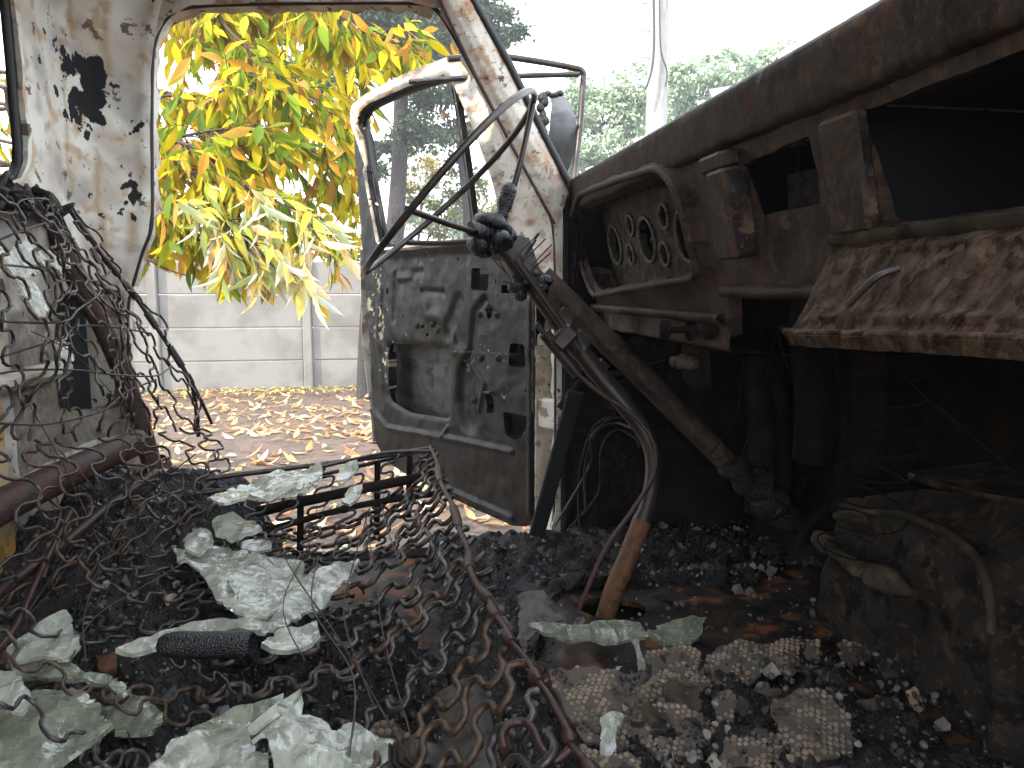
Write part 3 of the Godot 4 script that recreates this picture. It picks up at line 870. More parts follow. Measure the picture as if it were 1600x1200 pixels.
func extrude_z(prof: Array, z0: float, z1: float, step: float, bumps: float) -> ArrayMesh:
	var mb := MB.new()
	var n := int(absf(z1 - z0) / step) + 1
	for i in n + 1:
		var z := lerpf(z0, z1, float(i) / n)
		for k in prof.size():
			var p: Vector2 = prof[k]
			var w := wob.get_noise_2d(z * 160.0, k * 30.0) * bumps
			mb.vert(Vector3(p.x + w, p.y + w, z), Vector3.ZERO, Vector2(z, k * 0.02))
			if i and k:
				var a := (i - 1) * prof.size() + k - 1
				mb.tri(a, a + 1, a + prof.size() + 1)
				mb.tri(a, a + prof.size() + 1, a + prof.size())
	return mb.mesh(true)

func build_dash(truck: Node3D) -> void:
	var outer := PackedVector2Array([Vector2(-1.79, 1.825), Vector2(PASSENGER, 1.825), Vector2(PASSENGER, 1.60), Vector2(-0.66, 1.60), Vector2(-1.03, 1.598), Vector2(-1.045, 1.53), Vector2(-1.79, 1.512)])
	var cluster := round_poly(dash_poly([903, 345, 916, 305, 975, 283, 1045, 262, 1072, 292, 1086, 340, 1110, 434, 1020, 448, 938, 462, 922, 420]), 0.03)
	var radio := dash_poly([1146, 262, 1265, 212, 1285, 318, 1168, 342])
	var glove := round_poly(PackedVector2Array([dash_px(1318, 186), dash_px(1372, 352), Vector2(-0.18, 1.655), Vector2(-0.18, 1.765)]), 0.012)
	var f := func(p: Vector2) -> Vector3:
		var h := wob.get_noise_2d(p.x * 200.0, p.y * 200.0) * 0.004
		var d := seg_d(p, cluster)
		h += 0.02 * exp(-pow(d / 0.018, 2.0))
		return dash_at(p.x, p.y, h)
	var dash := put("dashboard", sheet(outer, [cluster, radio, glove], 0.009, f, 0.02), M.dash, truck)
	var lip := [Vector2(0.448, 1.772), Vector2(0.424, 1.775), Vector2(0.419, 1.778), Vector2(0.416, 1.784), Vector2(0.413, 1.80), Vector2(0.408, 1.822), Vector2(0.407, 1.831), Vector2(0.411, 1.837), Vector2(0.422, 1.842), Vector2(0.45, 1.846), Vector2(0.60, 1.850), Vector2(0.95, 1.845), Vector2(0.98, 1.80)]
	put("dash_top", extrude_z(lip, -1.765, PASSENGER, 0.02, 0.002), M.dash, dash)
	put("lower_rail", extrude_z([Vector2(0.50, 1.605), Vector2(0.462, 1.603), Vector2(0.458, 1.596), Vector2(0.462, 1.588), Vector2(0.53, 1.585)], -1.03, PASSENGER, 0.02, 0.002), M.dash, dash)
	put("lower_rail", extrude_z([Vector2(0.47, 1.565), Vector2(0.462, 1.563), Vector2(0.460, 1.556), Vector2(0.468, 1.55), Vector2(0.485, 1.545), Vector2(0.483, 1.515), Vector2(0.49, 1.508), Vector2(0.60, 1.50)], -1.80, -1.04, 0.02, 0.002), M.dash, dash)
	var ring := PackedVector3Array()
	for i in cluster.size() + 1:
		ring.append(dash_at(cluster[i % cluster.size()].x, cluster[i % cluster.size()].y, 0.018))
	rod("cluster_hood", ring, 0.006, M.dash, dash, 8)
	var tunnel := MB.new()   # the hood's walls back to the dial plate
	for i in cluster.size():
		var a := cluster[i]
		var b := cluster[(i + 1) % cluster.size()]
		tunnel.quad(dash_at(a.x, a.y, 0.016), dash_at(b.x, b.y, 0.016), dash_at(b.x, b.y, -0.062), dash_at(a.x, a.y, -0.062))
	put("cluster_hood", tunnel.mesh(), M.dash, dash)
	# dial plate with its round openings
	var big := PackedVector2Array()
	var mid := Vector2.ZERO
	for p in cluster:
		mid += p / cluster.size()
	for p in cluster:
		big.append(mid + (p - mid) * 1.04)
	var dials := []
	var spec := [[963, 383, 35], [987, 352, 17], [988, 397, 17], [1013, 375, 36], [1040, 338, 18], [1041, 397, 18], [1075, 368, 37]]
	for s in spec:
		dials.append(circle(dash_px(s[0], s[1], 0.05), s[2] / FOCAL * 1.42, -1.0, 22))
	var plate := put("dial_plate", sheet(big, dials, 0.006, func(p: Vector2) -> Vector3: return dash_at(p.x, p.y, -0.05), 0.012), M.cluster, dash)
	for i in spec.size():
		var c := dash_px(spec[i][0], spec[i][1], 0.05)
		var r: float = spec[i][2] / FOCAL * 1.42
		var rp := PackedVector3Array()
		for k in 25:
			rp.append(dash_at(c.x + cos(TAU * k / 24) * r, c.y + sin(TAU * k / 24) * r, -0.047))
		rod("dial_rim", rp, 0.0036, M.dial, dash, 6)
		if r > 0.03:
			put("dial_face", sheet(circle(c, r * 0.82, r * 0.8, 20), [circle(c + Vector2(0.004, -0.003), r * 0.45, r * 0.5, 12)], 0.005, func(p: Vector2) -> Vector3: return dash_at(p.x, p.y, -0.068 + wob.get_noise_2d(p.x * 900, p.y * 900) * 0.008), 0.002), M.dial, dash)
			rod("dial_needle", PackedVector3Array([dash_at(c.x, c.y, -0.058), dash_at(c.x - r * 0.2, c.y - r * 0.62, -0.058)]), 0.0018, M.soot, dash, 5)
	block("dial_housing", at(Vector3(0.63, 1.67, -1.36)), Vector3(0.1, 0.26, 0.62), M.void, dash)
	# upright box trim right of the dials, its cap, and the post left of the glove box
	var up := func(x0: float, y0: float, x1: float, y1: float, w: float, proud: float, called: String) -> void:
		var a := dash_px(x0, y0, -proud)
		var b := dash_px(x1, y1, -proud)
		var pa := dash_at(a.x, a.y, proud * 0.5)
		var pb := dash_at(b.x, b.y, proud * 0.5)
		pb = dash_at((a.x + b.x) / 2.0, b.y, proud * 0.5)
		pa = dash_at((a.x + b.x) / 2.0, a.y, proud * 0.5)
		var yy := (pb - pa).normalized()
		var xx := Vector3(1, 0.21, 0).normalized()
		block(called, Transform3D(Basis(xx, yy, xx.cross(yy).normalized()), (pa + pb) / 2.0), Vector3(proud, pa.distance_to(pb), w), M.dash, dash, 0.004)
	up.call(1104, 266, 1144, 402, 0.05, 0.035, "trim_upright")
	up.call(1102, 240, 1110, 266, 0.062, 0.03, "trim_cap")
	up.call(1285, 186, 1345, 362, 0.062, 0.016, "glove_box_post")
	# radio bay with a burnt plate inside, glove box bin
	block("radio_plate", at(Vector3(0.52, 1.70, -0.84), Vector3(0, 0.1, 0.1)), Vector3(0.006, 0.085, 0.2), M.scrap, dash, 0.002)
	var bin := MB.new()
	for s in [[Vector3(0.62, 1.78, -0.44), Vector3(0.32, 0.004, 0.56)], [Vector3(0.62, 1.645, -0.44), Vector3(0.32, 0.004, 0.56)], [Vector3(0.78, 1.71, -0.44), Vector3(0.004, 0.14, 0.56)], [Vector3(0.62, 1.71, -0.72), Vector3(0.32, 0.13, 0.004)], [Vector3(0.62, 1.71, -0.16), Vector3(0.32, 0.13, 0.004)]]:
		bin.box(at(s[0]), s[1])
	put("glove_box_bin", bin.mesh(), M.void, dash)
	# switch panel under the dials: pull knob and a sagging bracket
	var kb := MB.new()
	var kx := Transform3D(Basis(Vector3.UP, Vector3.LEFT, Vector3.BACK), Vector3(0.478, 1.535, -1.17))
	kb.lathe(kx, [Vector2(0.018, 0.0), Vector2(0.018, 0.004), Vector2(0.006, 0.006), Vector2(0.005, 0.035), Vector2(0.014, 0.038), Vector2(0.016, 0.048), Vector2(0, 0.05)], 14)
	put("pull_knob", kb.mesh(), M.soot, dash)
	var kb2 := MB.new()
	kb2.lathe(Transform3D(kx.basis, Vector3(0.482, 1.54, -1.10)), [Vector2(0.016, 0.0), Vector2(0.016, 0.01), Vector2(0.004, 0.012), Vector2(0, 0.013)], 12)
	put("pull_knob", kb2.mesh(), M.soot, dash)
	block("switch_bracket", at(Vector3(0.50, 1.475, -1.20), Vector3(0, 0.15, 0.1)), Vector3(0.012, 0.07, 0.075), M.soot, dash, 0.004)
	for s in [0.0, 0.03]:
		var sw := MB.new()
		sw.lathe(Transform3D(Basis(Vector3.UP, Vector3.LEFT, Vector3.BACK), Vector3(0.495, 1.48, -1.215 + s)), [Vector2(0.012, 0.0), Vector2(0.012, 0.018), Vector2(0.009, 0.02), Vector2(0.009, 0.032), Vector2(0, 0.034)], 12)
		put("switch", sw.mesh(), M.cluster, dash)
	# glove box lid, hanging open: points are (z, distance from the hinge)
	var ha := Vector3(0.455, 1.652, 0)
	var hb := Vector3(0.395, 1.550, 0)
	var down := (hb - ha).normalized()
	var long := ha.distance_to(hb)
	var nn := Vector3(down.y, -down.x, 0)
	if nn.x > 0:
		nn = -nn
	var lid_o := round_poly(PackedVector2Array([Vector2(-0.735, 0.0), Vector2(-0.72, long), Vector2(-0.16, long), Vector2(-0.16, 0.0)]), 0.008)
	var in_o := PackedVector2Array([Vector2(-0.70, 0.022), Vector2(-0.69, long - 0.024), Vector2(-0.2, long - 0.024), Vector2(-0.2, 0.022), Vector2(-0.70, 0.022)])
	var rib := PackedVector2Array([Vector2(-0.615, 0.03), Vector2(-0.60, long - 0.03)])
	var rib2 := PackedVector2Array([Vector2(-0.53, 0.03), Vector2(-0.53, long - 0.03)])
	var fl := func(p: Vector2) -> Vector3:
		var h := wob.get_noise_2d(p.x * 300.0, p.y * 300.0) * 0.0025 + 0.005 * exp(-pow(seg_d(p, in_o) / 0.0035, 2.0))
		h += 0.004 * exp(-pow(seg_d(p, rib) / 0.003, 2.0)) + 0.005 * exp(-pow(seg_d(p, rib2) / 0.005, 2.0))
		h += 0.008 * smoothstep(long - 0.012, long, p.y)
		return Vector3(0, 0.04 * (p.x + 0.735) * p.y / long, p.x) + ha + down * p.y + nn * h
	var lid := put("glove_box_lid", sheet(lid_o, [], 0.004, fl, 0.012, true), M.lid, truck)
	put("lid_flange", extrude_z([Vector2(0.50, 1.654), Vector2(0.452, 1.6555), Vector2(0.4455, 1.655), Vector2(0.4445, 1.652), Vector2(0.4455, 1.645), Vector2(0.450, 1.642)], -0.74, -0.16, 0.015, 0.002), M.tunnel, lid)
	var le := PackedVector3Array()
	for k in 30:
		le.append(fl.call(Vector2(lerpf(-0.72, -0.16, k / 29.0), long - 0.004)))
	rod("lid_flange", le, 0.0035, M.lid, lid, 8)
	var latch := [Vector3(0, 0, -0.60) + ha + down * 0.045 + nn * 0.006, Vector3(0, 0, -0.607) + ha + down * 0.06 + nn * 0.016, Vector3(0, 0, -0.628) + ha + down * 0.085 + nn * 0.014]
	rod("lid_latch", spline(latch), 0.0032, M.steel, lid, 7)
	var ws := MB.new()   # jagged windscreen remnant left in the lower seal
	var zz := -1.70
	while zz < 0.0:
		var wdt := rng.randf_range(0.02, 0.09)
		var hh := rng.randf_range(0.0, 0.022)
		var a := Vector3(0.445, 1.845, zz)
		var b := Vector3(0.445, 1.845, zz + wdt)
		var lean := Vector3(-0.35, 1, 0) * hh
		ws.quad(a, b, b + lean * rng.randf_range(0.3, 1.0), a + lean)
		zz += wdt
	put("windscreen_remnant", ws.mesh(), M.glass, truck)
	put("bonnet", sheet(PackedVector2Array([Vector2(-1.74, 0.0), Vector2(-1.6, 1.1), Vector2(-0.1, 1.1), Vector2(PASSENGER, 0.0)]), [], 0.05, func(p: Vector2) -> Vector3: return Vector3(0.62 + p.y, 1.845 - 0.10 * p.y - 0.06 * p.y * p.y, p.x), 0.01), M.rust_paint, truck)

# ---- floor, firewall, engine hump and what hangs under the dash
func build_floor(truck: Node3D) -> void:
	var hole := circle(Vector2(0.382, -1.262), 0.062, 0.052, 22)
	var outer := PackedVector2Array([Vector2(-0.65, DRIVER), Vector2(0.97, DRIVER), Vector2(0.97, PASSENGER), Vector2(-0.65, PASSENGER)])
	var f := func(p: Vector2) -> Vector3:
		var y := FLOOR + wob.get_noise_2d(p.x * 120.0, p.y * 120.0) * 0.012
		y += 0.05 * smoothstep(0.22, 0.30, p.x) * smoothstep(-1.5, -1.35, p.y) - 0.006 * exp(-pow((Vector2(0.382, -1.262).distance_to(p) - 0.06) / 0.01, 2.0))
		return Vector3(p.x, y, p.y)
	var fl := put("cab_floor", sheet(outer, [hole], 0.014, f, 0.012), M.floor, truck)
	block("door_sill", at(Vector3(-0.05, FLOOR - 0.02, DRIVER + 0.02)), Vector3(1.1, 0.05, 0.07), M.soot, truck, 0.01)
	block("steering_box", at(Vector3(0.42, 0.90, -1.30)), Vector3(0.4, 0.18, 0.36), M.void, truck, 0.02)
	block("chassis_rail", at(Vector3(0.1, 0.78, -1.2)), Vector3(2.6, 0.2, 0.08), M.soot, truck, 0.01)
	block("chassis_rail", at(Vector3(0.1, 0.78, -0.4)), Vector3(2.6, 0.2, 0.08), M.soot, truck, 0.01)
	var fw := PackedVector2Array([Vector2(DRIVER, 0.95), Vector2(PASSENGER, 0.95), Vector2(PASSENGER, 1.84), Vector2(DRIVER, 1.84)])
	put("firewall", sheet(fw, [], 0.03, func(p: Vector2) -> Vector3: return Vector3(0.93 + wob.get_noise_2d(p.x * 90.0, p.y * 90.0) * 0.03 - 0.10 * smoothstep(1.25, 1.0, p.y), p.y, p.x), 0.01), M.soot, truck)
	# heater and engine hump on the right
	var hump := PackedVector2Array([Vector2(-1.12, 0.99), Vector2(-0.3, 0.99), Vector2(-0.3, 1.36), Vector2(-0.72, 1.345), Vector2(-0.98, 1.315), Vector2(-1.10, 1.27)])
	var ridge := PackedVector2Array([Vector2(-1.13, 1.02), Vector2(-1.08, 1.245), Vector2(-0.95, 1.285), Vector2(-0.80, 1.275), Vector2(-0.755, 1.20), Vector2(-0.75, 0.99)])
	var fh := func(p: Vector2) -> Vector3:
		var d := seg_d(p, ridge)
		return Vector3(0.70 + 0.10 * smoothstep(1.25, 1.36, p.y) - 0.016 * exp(-pow(d / 0.014, 2.0)) + wob.get_noise_2d(p.x * 150, p.y * 150) * 0.008, p.y, p.x)
	var hp := put("engine_hump", sheet(hump, [], 0.008, fh, 0.02), M.hump, truck)
	var rp := []
	for p in ridge:
		rp.append(fh.call(p) + Vector3(-0.004, 0.004, 0))
	rod("hump_rim", spline(rp.slice(1, 5), 6), 0.006, M.tunnel, hp, 9)
	put("hump_top", sheet(PackedVector2Array([Vector2(-1.06, 0.79), Vector2(-0.3, 0.79), Vector2(-0.3, 0.94), Vector2(-1.06, 0.94)]), [], 0.02, func(p: Vector2) -> Vector3: return Vector3(p.y, 1.32 + 0.03 * smoothstep(-1.0, -0.7, p.x) + 0.08 * (p.y - 0.79), p.x), 0.01), M.tunnel, hp)
	block("hump_bracket", at(Vector3(0.69, 1.31, -0.66), Vector3(0.2, 0, 0.1)), Vector3(0.05, 0.10, 0.035), M.melt, hp, 0.01)
	var tr := [onx(1290, 850, 0.66), onx(1330, 880, 0.65), onx(1380, 905, 0.65), onx(1410, 905, 0.66)]
	var torn := MB.new()
	for k in 8:
		var c: Vector3 = spline(tr, 3)[k]
		torn.lump(at(c, Vector3(0, 0, k * 0.5)), Vector3(0.012, 0.016, 0.035), 0.5, wob, 6, 8)
	put("torn_pad", torn.mesh(true), M.tunnel, hp)
	# brace, pedals' arms, hoses and a heater spring
	rod("column_brace", PackedVector3Array([onz(846, 432, -1.53), onz(1000, 585, -1.50), onz(1165, 752, -1.46), onz(1215, 800, -1.43)]), [0.025, 0.025, 0.023, 0.02], M.dash, truck, 10)
	var ends := MB.new()
	for k in 12:
		ends.lump(at(onz(1150 + 8 * k, 735 + 7 * k + 14 * sin(k * 2.3), -1.45), Vector3(k, k, 0)), Vector3(0.03, 0.02, 0.03) * rng.randf_range(0.6, 1.3), 0.8, wob, 7, 9)
	put("burnt_insulation", ends.mesh(true), M.char, truck)
	rod("cowl_strut", PackedVector3Array([onz(1045, 565, -1.66), onz(905, 600, -1.66), onz(876, 640, -1.66)]), 0.012, M.soot, truck, 8)
	block("sill_strut", Transform3D(Basis.looking_at((onz(838, 838, -1.66) - onz(900, 610, -1.62)).normalized(), Vector3.BACK), (onz(838, 838, -1.66) + onz(900, 610, -1.62)) / 2.0), Vector3(0.035, 0.012, 0.34), M.void, truck, 0.003)
	var coil := PackedVector3Array()
	var c0 := Vector3(0.70, 1.53, -1.0)
	for i in 130:
		var t := i / 129.0
		coil.append(c0 + Vector3(cos(t * 56.0) * 0.052 - 0.06 * t * t, -0.30 * t - sin(t * 56.0) * 0.012, sin(t * 56.0) * 0.052 + 0.04 * t))
	rod("hose_spring", coil, 0.0013, M.soot, truck, 5)
	for h in [[1190, 400, 1235, 580, 1275, 470, 0.55], [1160, 560, 1150, 650, 1110, 710, 0.6], [1230, 430, 1190, 620, 1155, 720, 0.7], [1290, 450, 1320, 700, 1290, 800, 0.75], [1380, 560, 1470, 640, 1595, 745, 0.62]]:
		rod("hanging_cable", spline([onx(h[0], h[1], h[6]), onx(h[2], h[3], h[6]), onx(h[4], h[5], h[6])], 8), 0.0016, M.soot, truck, 5)
	for h in [[1180, 560, 1185, 800, 0.80, 0.03], [1265, 540, 1270, 720, 0.84, 0.04], [1215, 600, 1222, 820, 0.88, 0.022], [1345, 470, 1360, 740, 0.86, 0.03]]:
		rod("heater_hose", spline([onx(h[0], h[1], h[4]), onx((h[0] + h[2]) / 2.0 + 8, (h[1] + h[3]) / 2.0, h[4]), onx(h[2], h[3], h[4])], 6), h[5], M.soot, truck, 9)
	for h in [[905, 830, 905, 740, 930, 665, 975, 655, 1010, 690], [868, 820, 920, 730, 925, 680, 960, 662, 990, 670], [915, 800, 915, 720, 945, 660, 985, 660, 1000, 700], [890, 825, 935, 770, 940, 700, 965, 672, 1000, 690]]:
		var q := []
		for i in range(0, 10, 2):
			q.append(onz(h[i], h[i + 1], -1.5 - 0.03 * (i % 4)))
		rod("wiring_loom", spline(q, 6), 0.003, M.redrod if h[0] == 868 else M.void, truck, 5)

# ---- steering wheel and its sagging column
func build_wheel(truck: Node3D) -> void:
	var n := Vector3(-0.7071, 0.7071, 0)
	var m := Vector3(0.7071, 0.7071, 0)
	var tilt := deg_to_rad(4.6)
	var u := Vector3.BACK * cos(tilt) + n * sin(tilt)
	n = m.cross(u).normalized()
	if n.x > 0:
		n = -n
	var c := (onz(570, 424, -1.42) + onz(836, 155, -1.40)) / 2.0
	var r := onz(570, 424, -1.40).distance_to(onz(836, 155, -1.40)) / 2.0
	var pts := PackedVector3Array()
	for k in 65:
		var a := TAU * k / 64
		pts.append(c + (m * cos(a) + u * sin(a)) * r + n * 0.006 * sin(a * 2.0))
	var rim := rod("steering_wheel", pts, 0.0062, M.steel, truck, 10)
	var hub := onz(775, 368, -1.40)
	for a in [0.0, 118.0, 238.0]:
		var e := c + (m * cos(deg_to_rad(a)) + u * sin(deg_to_rad(a))) * r
		var i := hub + (e - c).normalized() * 0.035 + n * 0.012
		rod("spoke", spline([e, e.lerp(i, 0.5) + n * -0.004, i]), 0.0055, M.column, rim, 8)
	var mb := MB.new()
	for k in 16:
		mb.lump(at(hub + Vector3(rng.randf_range(-0.035, 0.03), rng.randf_range(-0.025, 0.028), rng.randf_range(-0.03, 0.03)), Vector3(k, k * 2, k)), Vector3(0.016, 0.014, 0.02) * rng.randf_range(0.6, 1.2), 0.6, wob, 8, 10)
	for k in 9:
		mb.lump(at(hub.lerp(c + m * r, 0.1 + 0.03 * k) + n * 0.0, Vector3(k, 0, k)), Vector3(0.012, 0.013, 0.012), 0.5, wob, 7, 9)
	for k in 6:
		mb.lump(at(hub.lerp(c + (m * cos(2.06) + u * sin(2.06)) * r, 0.05 + 0.05 * k), Vector3(k, 0, k)), Vector3(0.013, 0.012, 0.013), 0.5, wob, 7, 9)
	put("melted_hub", mb.mesh(true), M.melt, rim)
	# column: straight jacket, then the shaft that sags to the hole in the floor
	var line := []
	var way := [[782, 378, -1.40], [850, 470, -1.40], [925, 572, -1.39], [975, 632, -1.37], [1008, 678, -1.35], [1020, 725, -1.33], [1012, 785, -1.31], [985, 860, -1.29], [958, 925, -1.275], [940, 985, -1.262]]
	for p in way:
		line.append(onz(p[0], p[1], p[2]))
	var s := spline(line, 5)
	var radii := PackedFloat32Array()
	for i in s.size():
		radii.append(lerpf(0.0175, 0.0135, smoothstep(0.3, 0.55, float(i) / s.size())) + (0.004 if i > 31 else 0.0))
	var col := put("steering_column", tube_mesh(s.slice(0, 33), radii.slice(0, 33), 12), M.column, truck)
	put("lower_shaft", tube_mesh(s.slice(32), radii.slice(32), 12), M.column_rust, col)
	for k in [[812, 418, 0.024, 0.05], [868, 492, 0.0225, 0.03], [893, 528, 0.025, 0.03], [928, 572, 0.021, 0.02]]:
		var a := onz(k[0], k[1], -1.40)
		rod("column_collar", PackedVector3Array([a, a - n * k[3]]), k[2], M.steel, col, 12)
	rod("signal_tube", PackedVector3Array([onz(806, 405, -1.36), onz(905, 545, -1.36)]), 0.0075, M.column, col, 8)
	rod("gear_tube", PackedVector3Array([onz(850, 520, -1.36), onz(903, 585, -1.36)]), 0.0115, M.steel, col, 10)
	rod("gear_tube", PackedVector3Array([onz(838, 505, -1.36), onz(851, 522, -1.36)]), 0.005, M.steel, col, 8)
	rod("shift_cable", spline([onz(903, 585, -1.36), onz(935, 612, -1.35), onz(990, 650, -1.33), onz(1020, 690, -1.31), onz(1022, 740, -1.30), onz(990, 795, -1.29), onz(945, 860, -1.27), onz(900, 965, -1.24)], 6), 0.0042, M.rust, col, 7)
	block("clamp_plate", Transform3D(Basis(m, n, m.cross(n)), onz(880, 528, -1.36)), Vector3(0.045, 0.03, 0.05), M.steel, col, 0.005)
	var cage := MB.new()   # bare brass switch frame behind the hub
	for k in 3:
		var b := onz(815 + k * 10, 392 + k * 9, -1.38)
		cage.tube(PackedVector3Array([b + m * 0.045, b, b - m * 0.012]), 0.0013, 5)
	for q in [[800, 425, 842, 366], [822, 430, 860, 395], [812, 415, 838, 375], [795, 430, 770, 405], [785, 440, 815, 445], [776, 400, 800, 440]]:
		cage.tube(PackedVector3Array([onz(q[0], q[1], -1.37), onz(q[2], q[3], -1.36)]), 0.0014, 5)
	put("switch_cage", cage.mesh(), M.cluster, col)
	var gob := MB.new()
	for k in 12:
		gob.lump(at(onz(800 + rng.randf() * 60, 425 + rng.randf() * 30 + k * 0.8, -1.385), Vector3(k, 0, k)), Vector3(0.014, 0.011, 0.012) * rng.randf_range(0.6, 1.2), 0.7, wob, 7, 9)
	put("melted_switch", gob.mesh(true), M.melt, col)

func tube_mesh(p: PackedVector3Array, r, sides: int) -> ArrayMesh:
	var mb := MB.new()
	mb.tube(p, r, sides)
	return mb.mesh()


# ---------------------------------------------------------------- the burned seat and what lies on it
func seat_y(x: float, z: float) -> float:
	var y := 1.095 + 0.10 * smoothstep(-0.12, -0.32, x) * smoothstep(-1.0, -1.35, z) + 0.035 * smoothstep(-0.2, -0.45, x)
	y -= 0.09 * smoothstep(-0.02, 0.09, x) + 0.10 * smoothstep(-1.15, -1.42, z) * smoothstep(-0.32, -0.16, x)
	return y + wob.get_noise_2d(x * 900.0, z * 900.0) * 0.014 + wob.get_noise_2d(x * 260.0 + 50.0, z * 260.0) * 0.025

func floor_y(x: float, z: float) -> float:
	return FLOOR + 0.05 * smoothstep(0.22, 0.30, x) * smoothstep(-1.5, -1.35, z) + 0.03 * smoothstep(-1.4, -1.55, z)

func zigzag(path: PackedVector3Array, side: Vector3, pitch: float, amp: float, phase := 0.0) -> PackedVector3Array:
	var out := PackedVector3Array()
	var total := 0.0
	for i in path.size() - 1:
		total += path[i].distance_to(path[i + 1])
	var step := pitch / 13.0
	var i := 0
	var base := 0.0
	var s := 0.0
	while s < total and i < path.size() - 1:
		var l := path[i].distance_to(path[i + 1])
		while s > base + l and i < path.size() - 2:
			base += l
			i += 1
			l = path[i].distance_to(path[i + 1])
		var t := (path[i + 1] - path[i]) / maxf(l, 1e-5)
		var p := path[i] + t * (s - base)
		var a := TAU * s / pitch + phase
		var nrm := side.cross(t).normalized()
		out.append(p + side * amp * sin(a) - t * pitch * 0.09 * sin(2.0 * a) + nrm * 0.006 * wob.get_noise_2d(s * 700.0, phase * 90.0))
		s += step
	return out

func build_seat() -> void:
	var seat := thing("bench_seat", "burned bench seat reduced to rusty frame tubes and bare zigzag springs", "seat", Vector3(-0.2, FLOOR, -0.8))
	var here := Transform3D(Basis.IDENTITY, -seat.position)
	var local := func(p: PackedVector3Array) -> PackedVector3Array: return here * p
	# front edge wire with its red clips
	var fr := []
	var bends := [[672, 698, 1.285], [683, 722, 1.283], [688, 752, 1.282], [707, 790, 1.28], [720, 832, 1.28], [732, 862, 1.276], [734, 888, 1.276], [748, 918, 1.28], [764, 938, 1.279], [770, 955, 1.277], [789, 980, 1.282], [795, 1000, 1.281], [818, 1026, 1.277], [832, 1044, 1.28], [838, 1062, 1.28], [858, 1088, 1.276], [874, 1116, 1.279], [886, 1140, 1.28], [892, 1165, 1.276], [918, 1196, 1.279], [946, 1250, 1.28], [990, 1330, 1.28]]
	for p in bends:
		fr.append(ony(p[0], p[1], p[2]))
	var front := spline(fr, 5)
	rod("front_edge_wire", local.call(front.slice(0, 41)), 0.0037, M.rust, seat, 8)
	rod("front_edge_wire", local.call(front.slice(40)), 0.0035, M.redrod, seat, 8)
	for k in [6, 15, 26, 36, 43, 52, 67, 86, 95]:
		var q := PackedVector3Array([front[k], front[k + 1], front[k + 2], front[k + 3], front[k + 4]])
		rod("wire_clip", local.call(q), [0.0052, 0.0066, 0.0068, 0.0066, 0.0052], M.redrod if k > 36 else M.rust, seat, 9)
	rod("hooked_spring", local.call(spline([ony(788, 1172, 1.27), ony(785, 1150, 1.272), ony(796, 1132, 1.275), ony(818, 1128, 1.276), ony(834, 1142, 1.275), ony(846, 1170, 1.272), ony(866, 1188, 1.272), ony(890, 1172, 1.277)], 6)), 0.0033, M.redrod, seat, 8)
	# strands of the cushion, from the front wire down and back
	for i in 28:
		var z := -1.53 + i * 0.051 + rng.randf_range(-0.005, 0.005)
		var sag := rng.randf_range(-0.009, 0.009)
		var end := rng.randf_range(-0.1, 0.02)
		var dz := rng.randf_range(-0.02, 0.04)
		var x0 := 0.092 + 0.03 * (z + 1.53) / 1.05
		var pts := [Vector3(x0, 1.279, z), Vector3(x0 - 0.022, 1.265, z), Vector3(x0 - 0.075, 1.205 + sag, z + dz * 0.5), Vector3(x0 - 0.165, 1.15 + sag * 0.5, z + dz), Vector3(-0.22, 1.135, z + dz * 1.5)]
		if i % 3 == 0:
			pts.append(Vector3(-0.46 - end, 1.165, z + dz * 2.0))
		for k in range(3, pts.size()):
			pts[k].y = maxf(pts[k].y, seat_y(pts[k].x, pts[k].z) + 0.012)
		rod("spring", local.call(zigzag(spline(pts, 8), Vector3(0.1, 0.12, 1).normalized(), 0.049 + rng.randf() * 0.002, 0.0205, i * 0.55 + rng.randf() * 0.6)), 0.0038, M.wire if rng.randf() < 0.65 else M.wire_brown, seat, 6)
	# far end of the cushion: paired bars and wires
	for b in [[674, 700, 1.28, 560, 718, 1.275, 320, 748, 1.27, 0.005], [678, 742, 1.245, 560, 765, 1.24, 400, 800, 1.22, 0.0095], [690, 770, 1.215, 560, 790, 1.21, 420, 828, 1.20, 0.006], [668, 702, 1.27, 500, 742, 1.26, 300, 772, 1.25, 0.004], [672, 705, 1.285, 600, 708, 1.29, 480, 735, 1.28, 0.0035]]:
		rod("end_bar", local.call(spline([ony(b[0], b[1], b[2]), ony(b[3], b[4], b[5]), ony(b[6], b[7], b[8])], 5)), b[9], M.soot if b[9] > 0.0055 else M.wire, seat, 8)
	for b in [[590, 720, 1.27, 575, 830, 1.12], [470, 745, 1.27, 480, 850, 1.10], [640, 712, 1.27, 655, 800, 1.15]]:
		rod("seat_post", local.call(PackedVector3Array([ony(b[0], b[1], b[2]), ony(b[0], b[1], b[2]) + Vector3(-0.005, b[5] - b[2], 0.02)])), 0.006, M.soot, seat, 8)
	for i in 7:
		var a := ony(660 - i * 48, 705 + i * 9, 1.275)
		rod("spring", local.call(zigzag(spline([a, a + Vector3(-0.02, -0.06, 0.05), a + Vector3(-0.03, -0.12, 0.16 + 0.02 * i)], 7), Vector3(1, 0.2, 0).normalized(), 0.042, 0.015, i * 1.3)), 0.0027, M.wire, seat, 6)
	# pressed front rail under the springs
	put("front_rail", extrude_z([Vector2(0.045, 1.175), Vector2(0.075, 1.19), Vector2(0.095, 1.188), Vector2(0.10, 1.16), Vector2(0.098, 1.13), Vector2(0.092, 1.12)], -0.78, PASSENGER - 0.05, 0.02, 0.004), M.scrap, seat).position = -seat.position
	# backrest: frame tubes and a slack net of strands that leans over the far end
	var tl := onz(-70, 280, -0.95)
	var tr := onz(108, 326, -1.50)
	var br := onz(322, 668, -1.60)
	var bl := onz(-70, 700, -0.98)
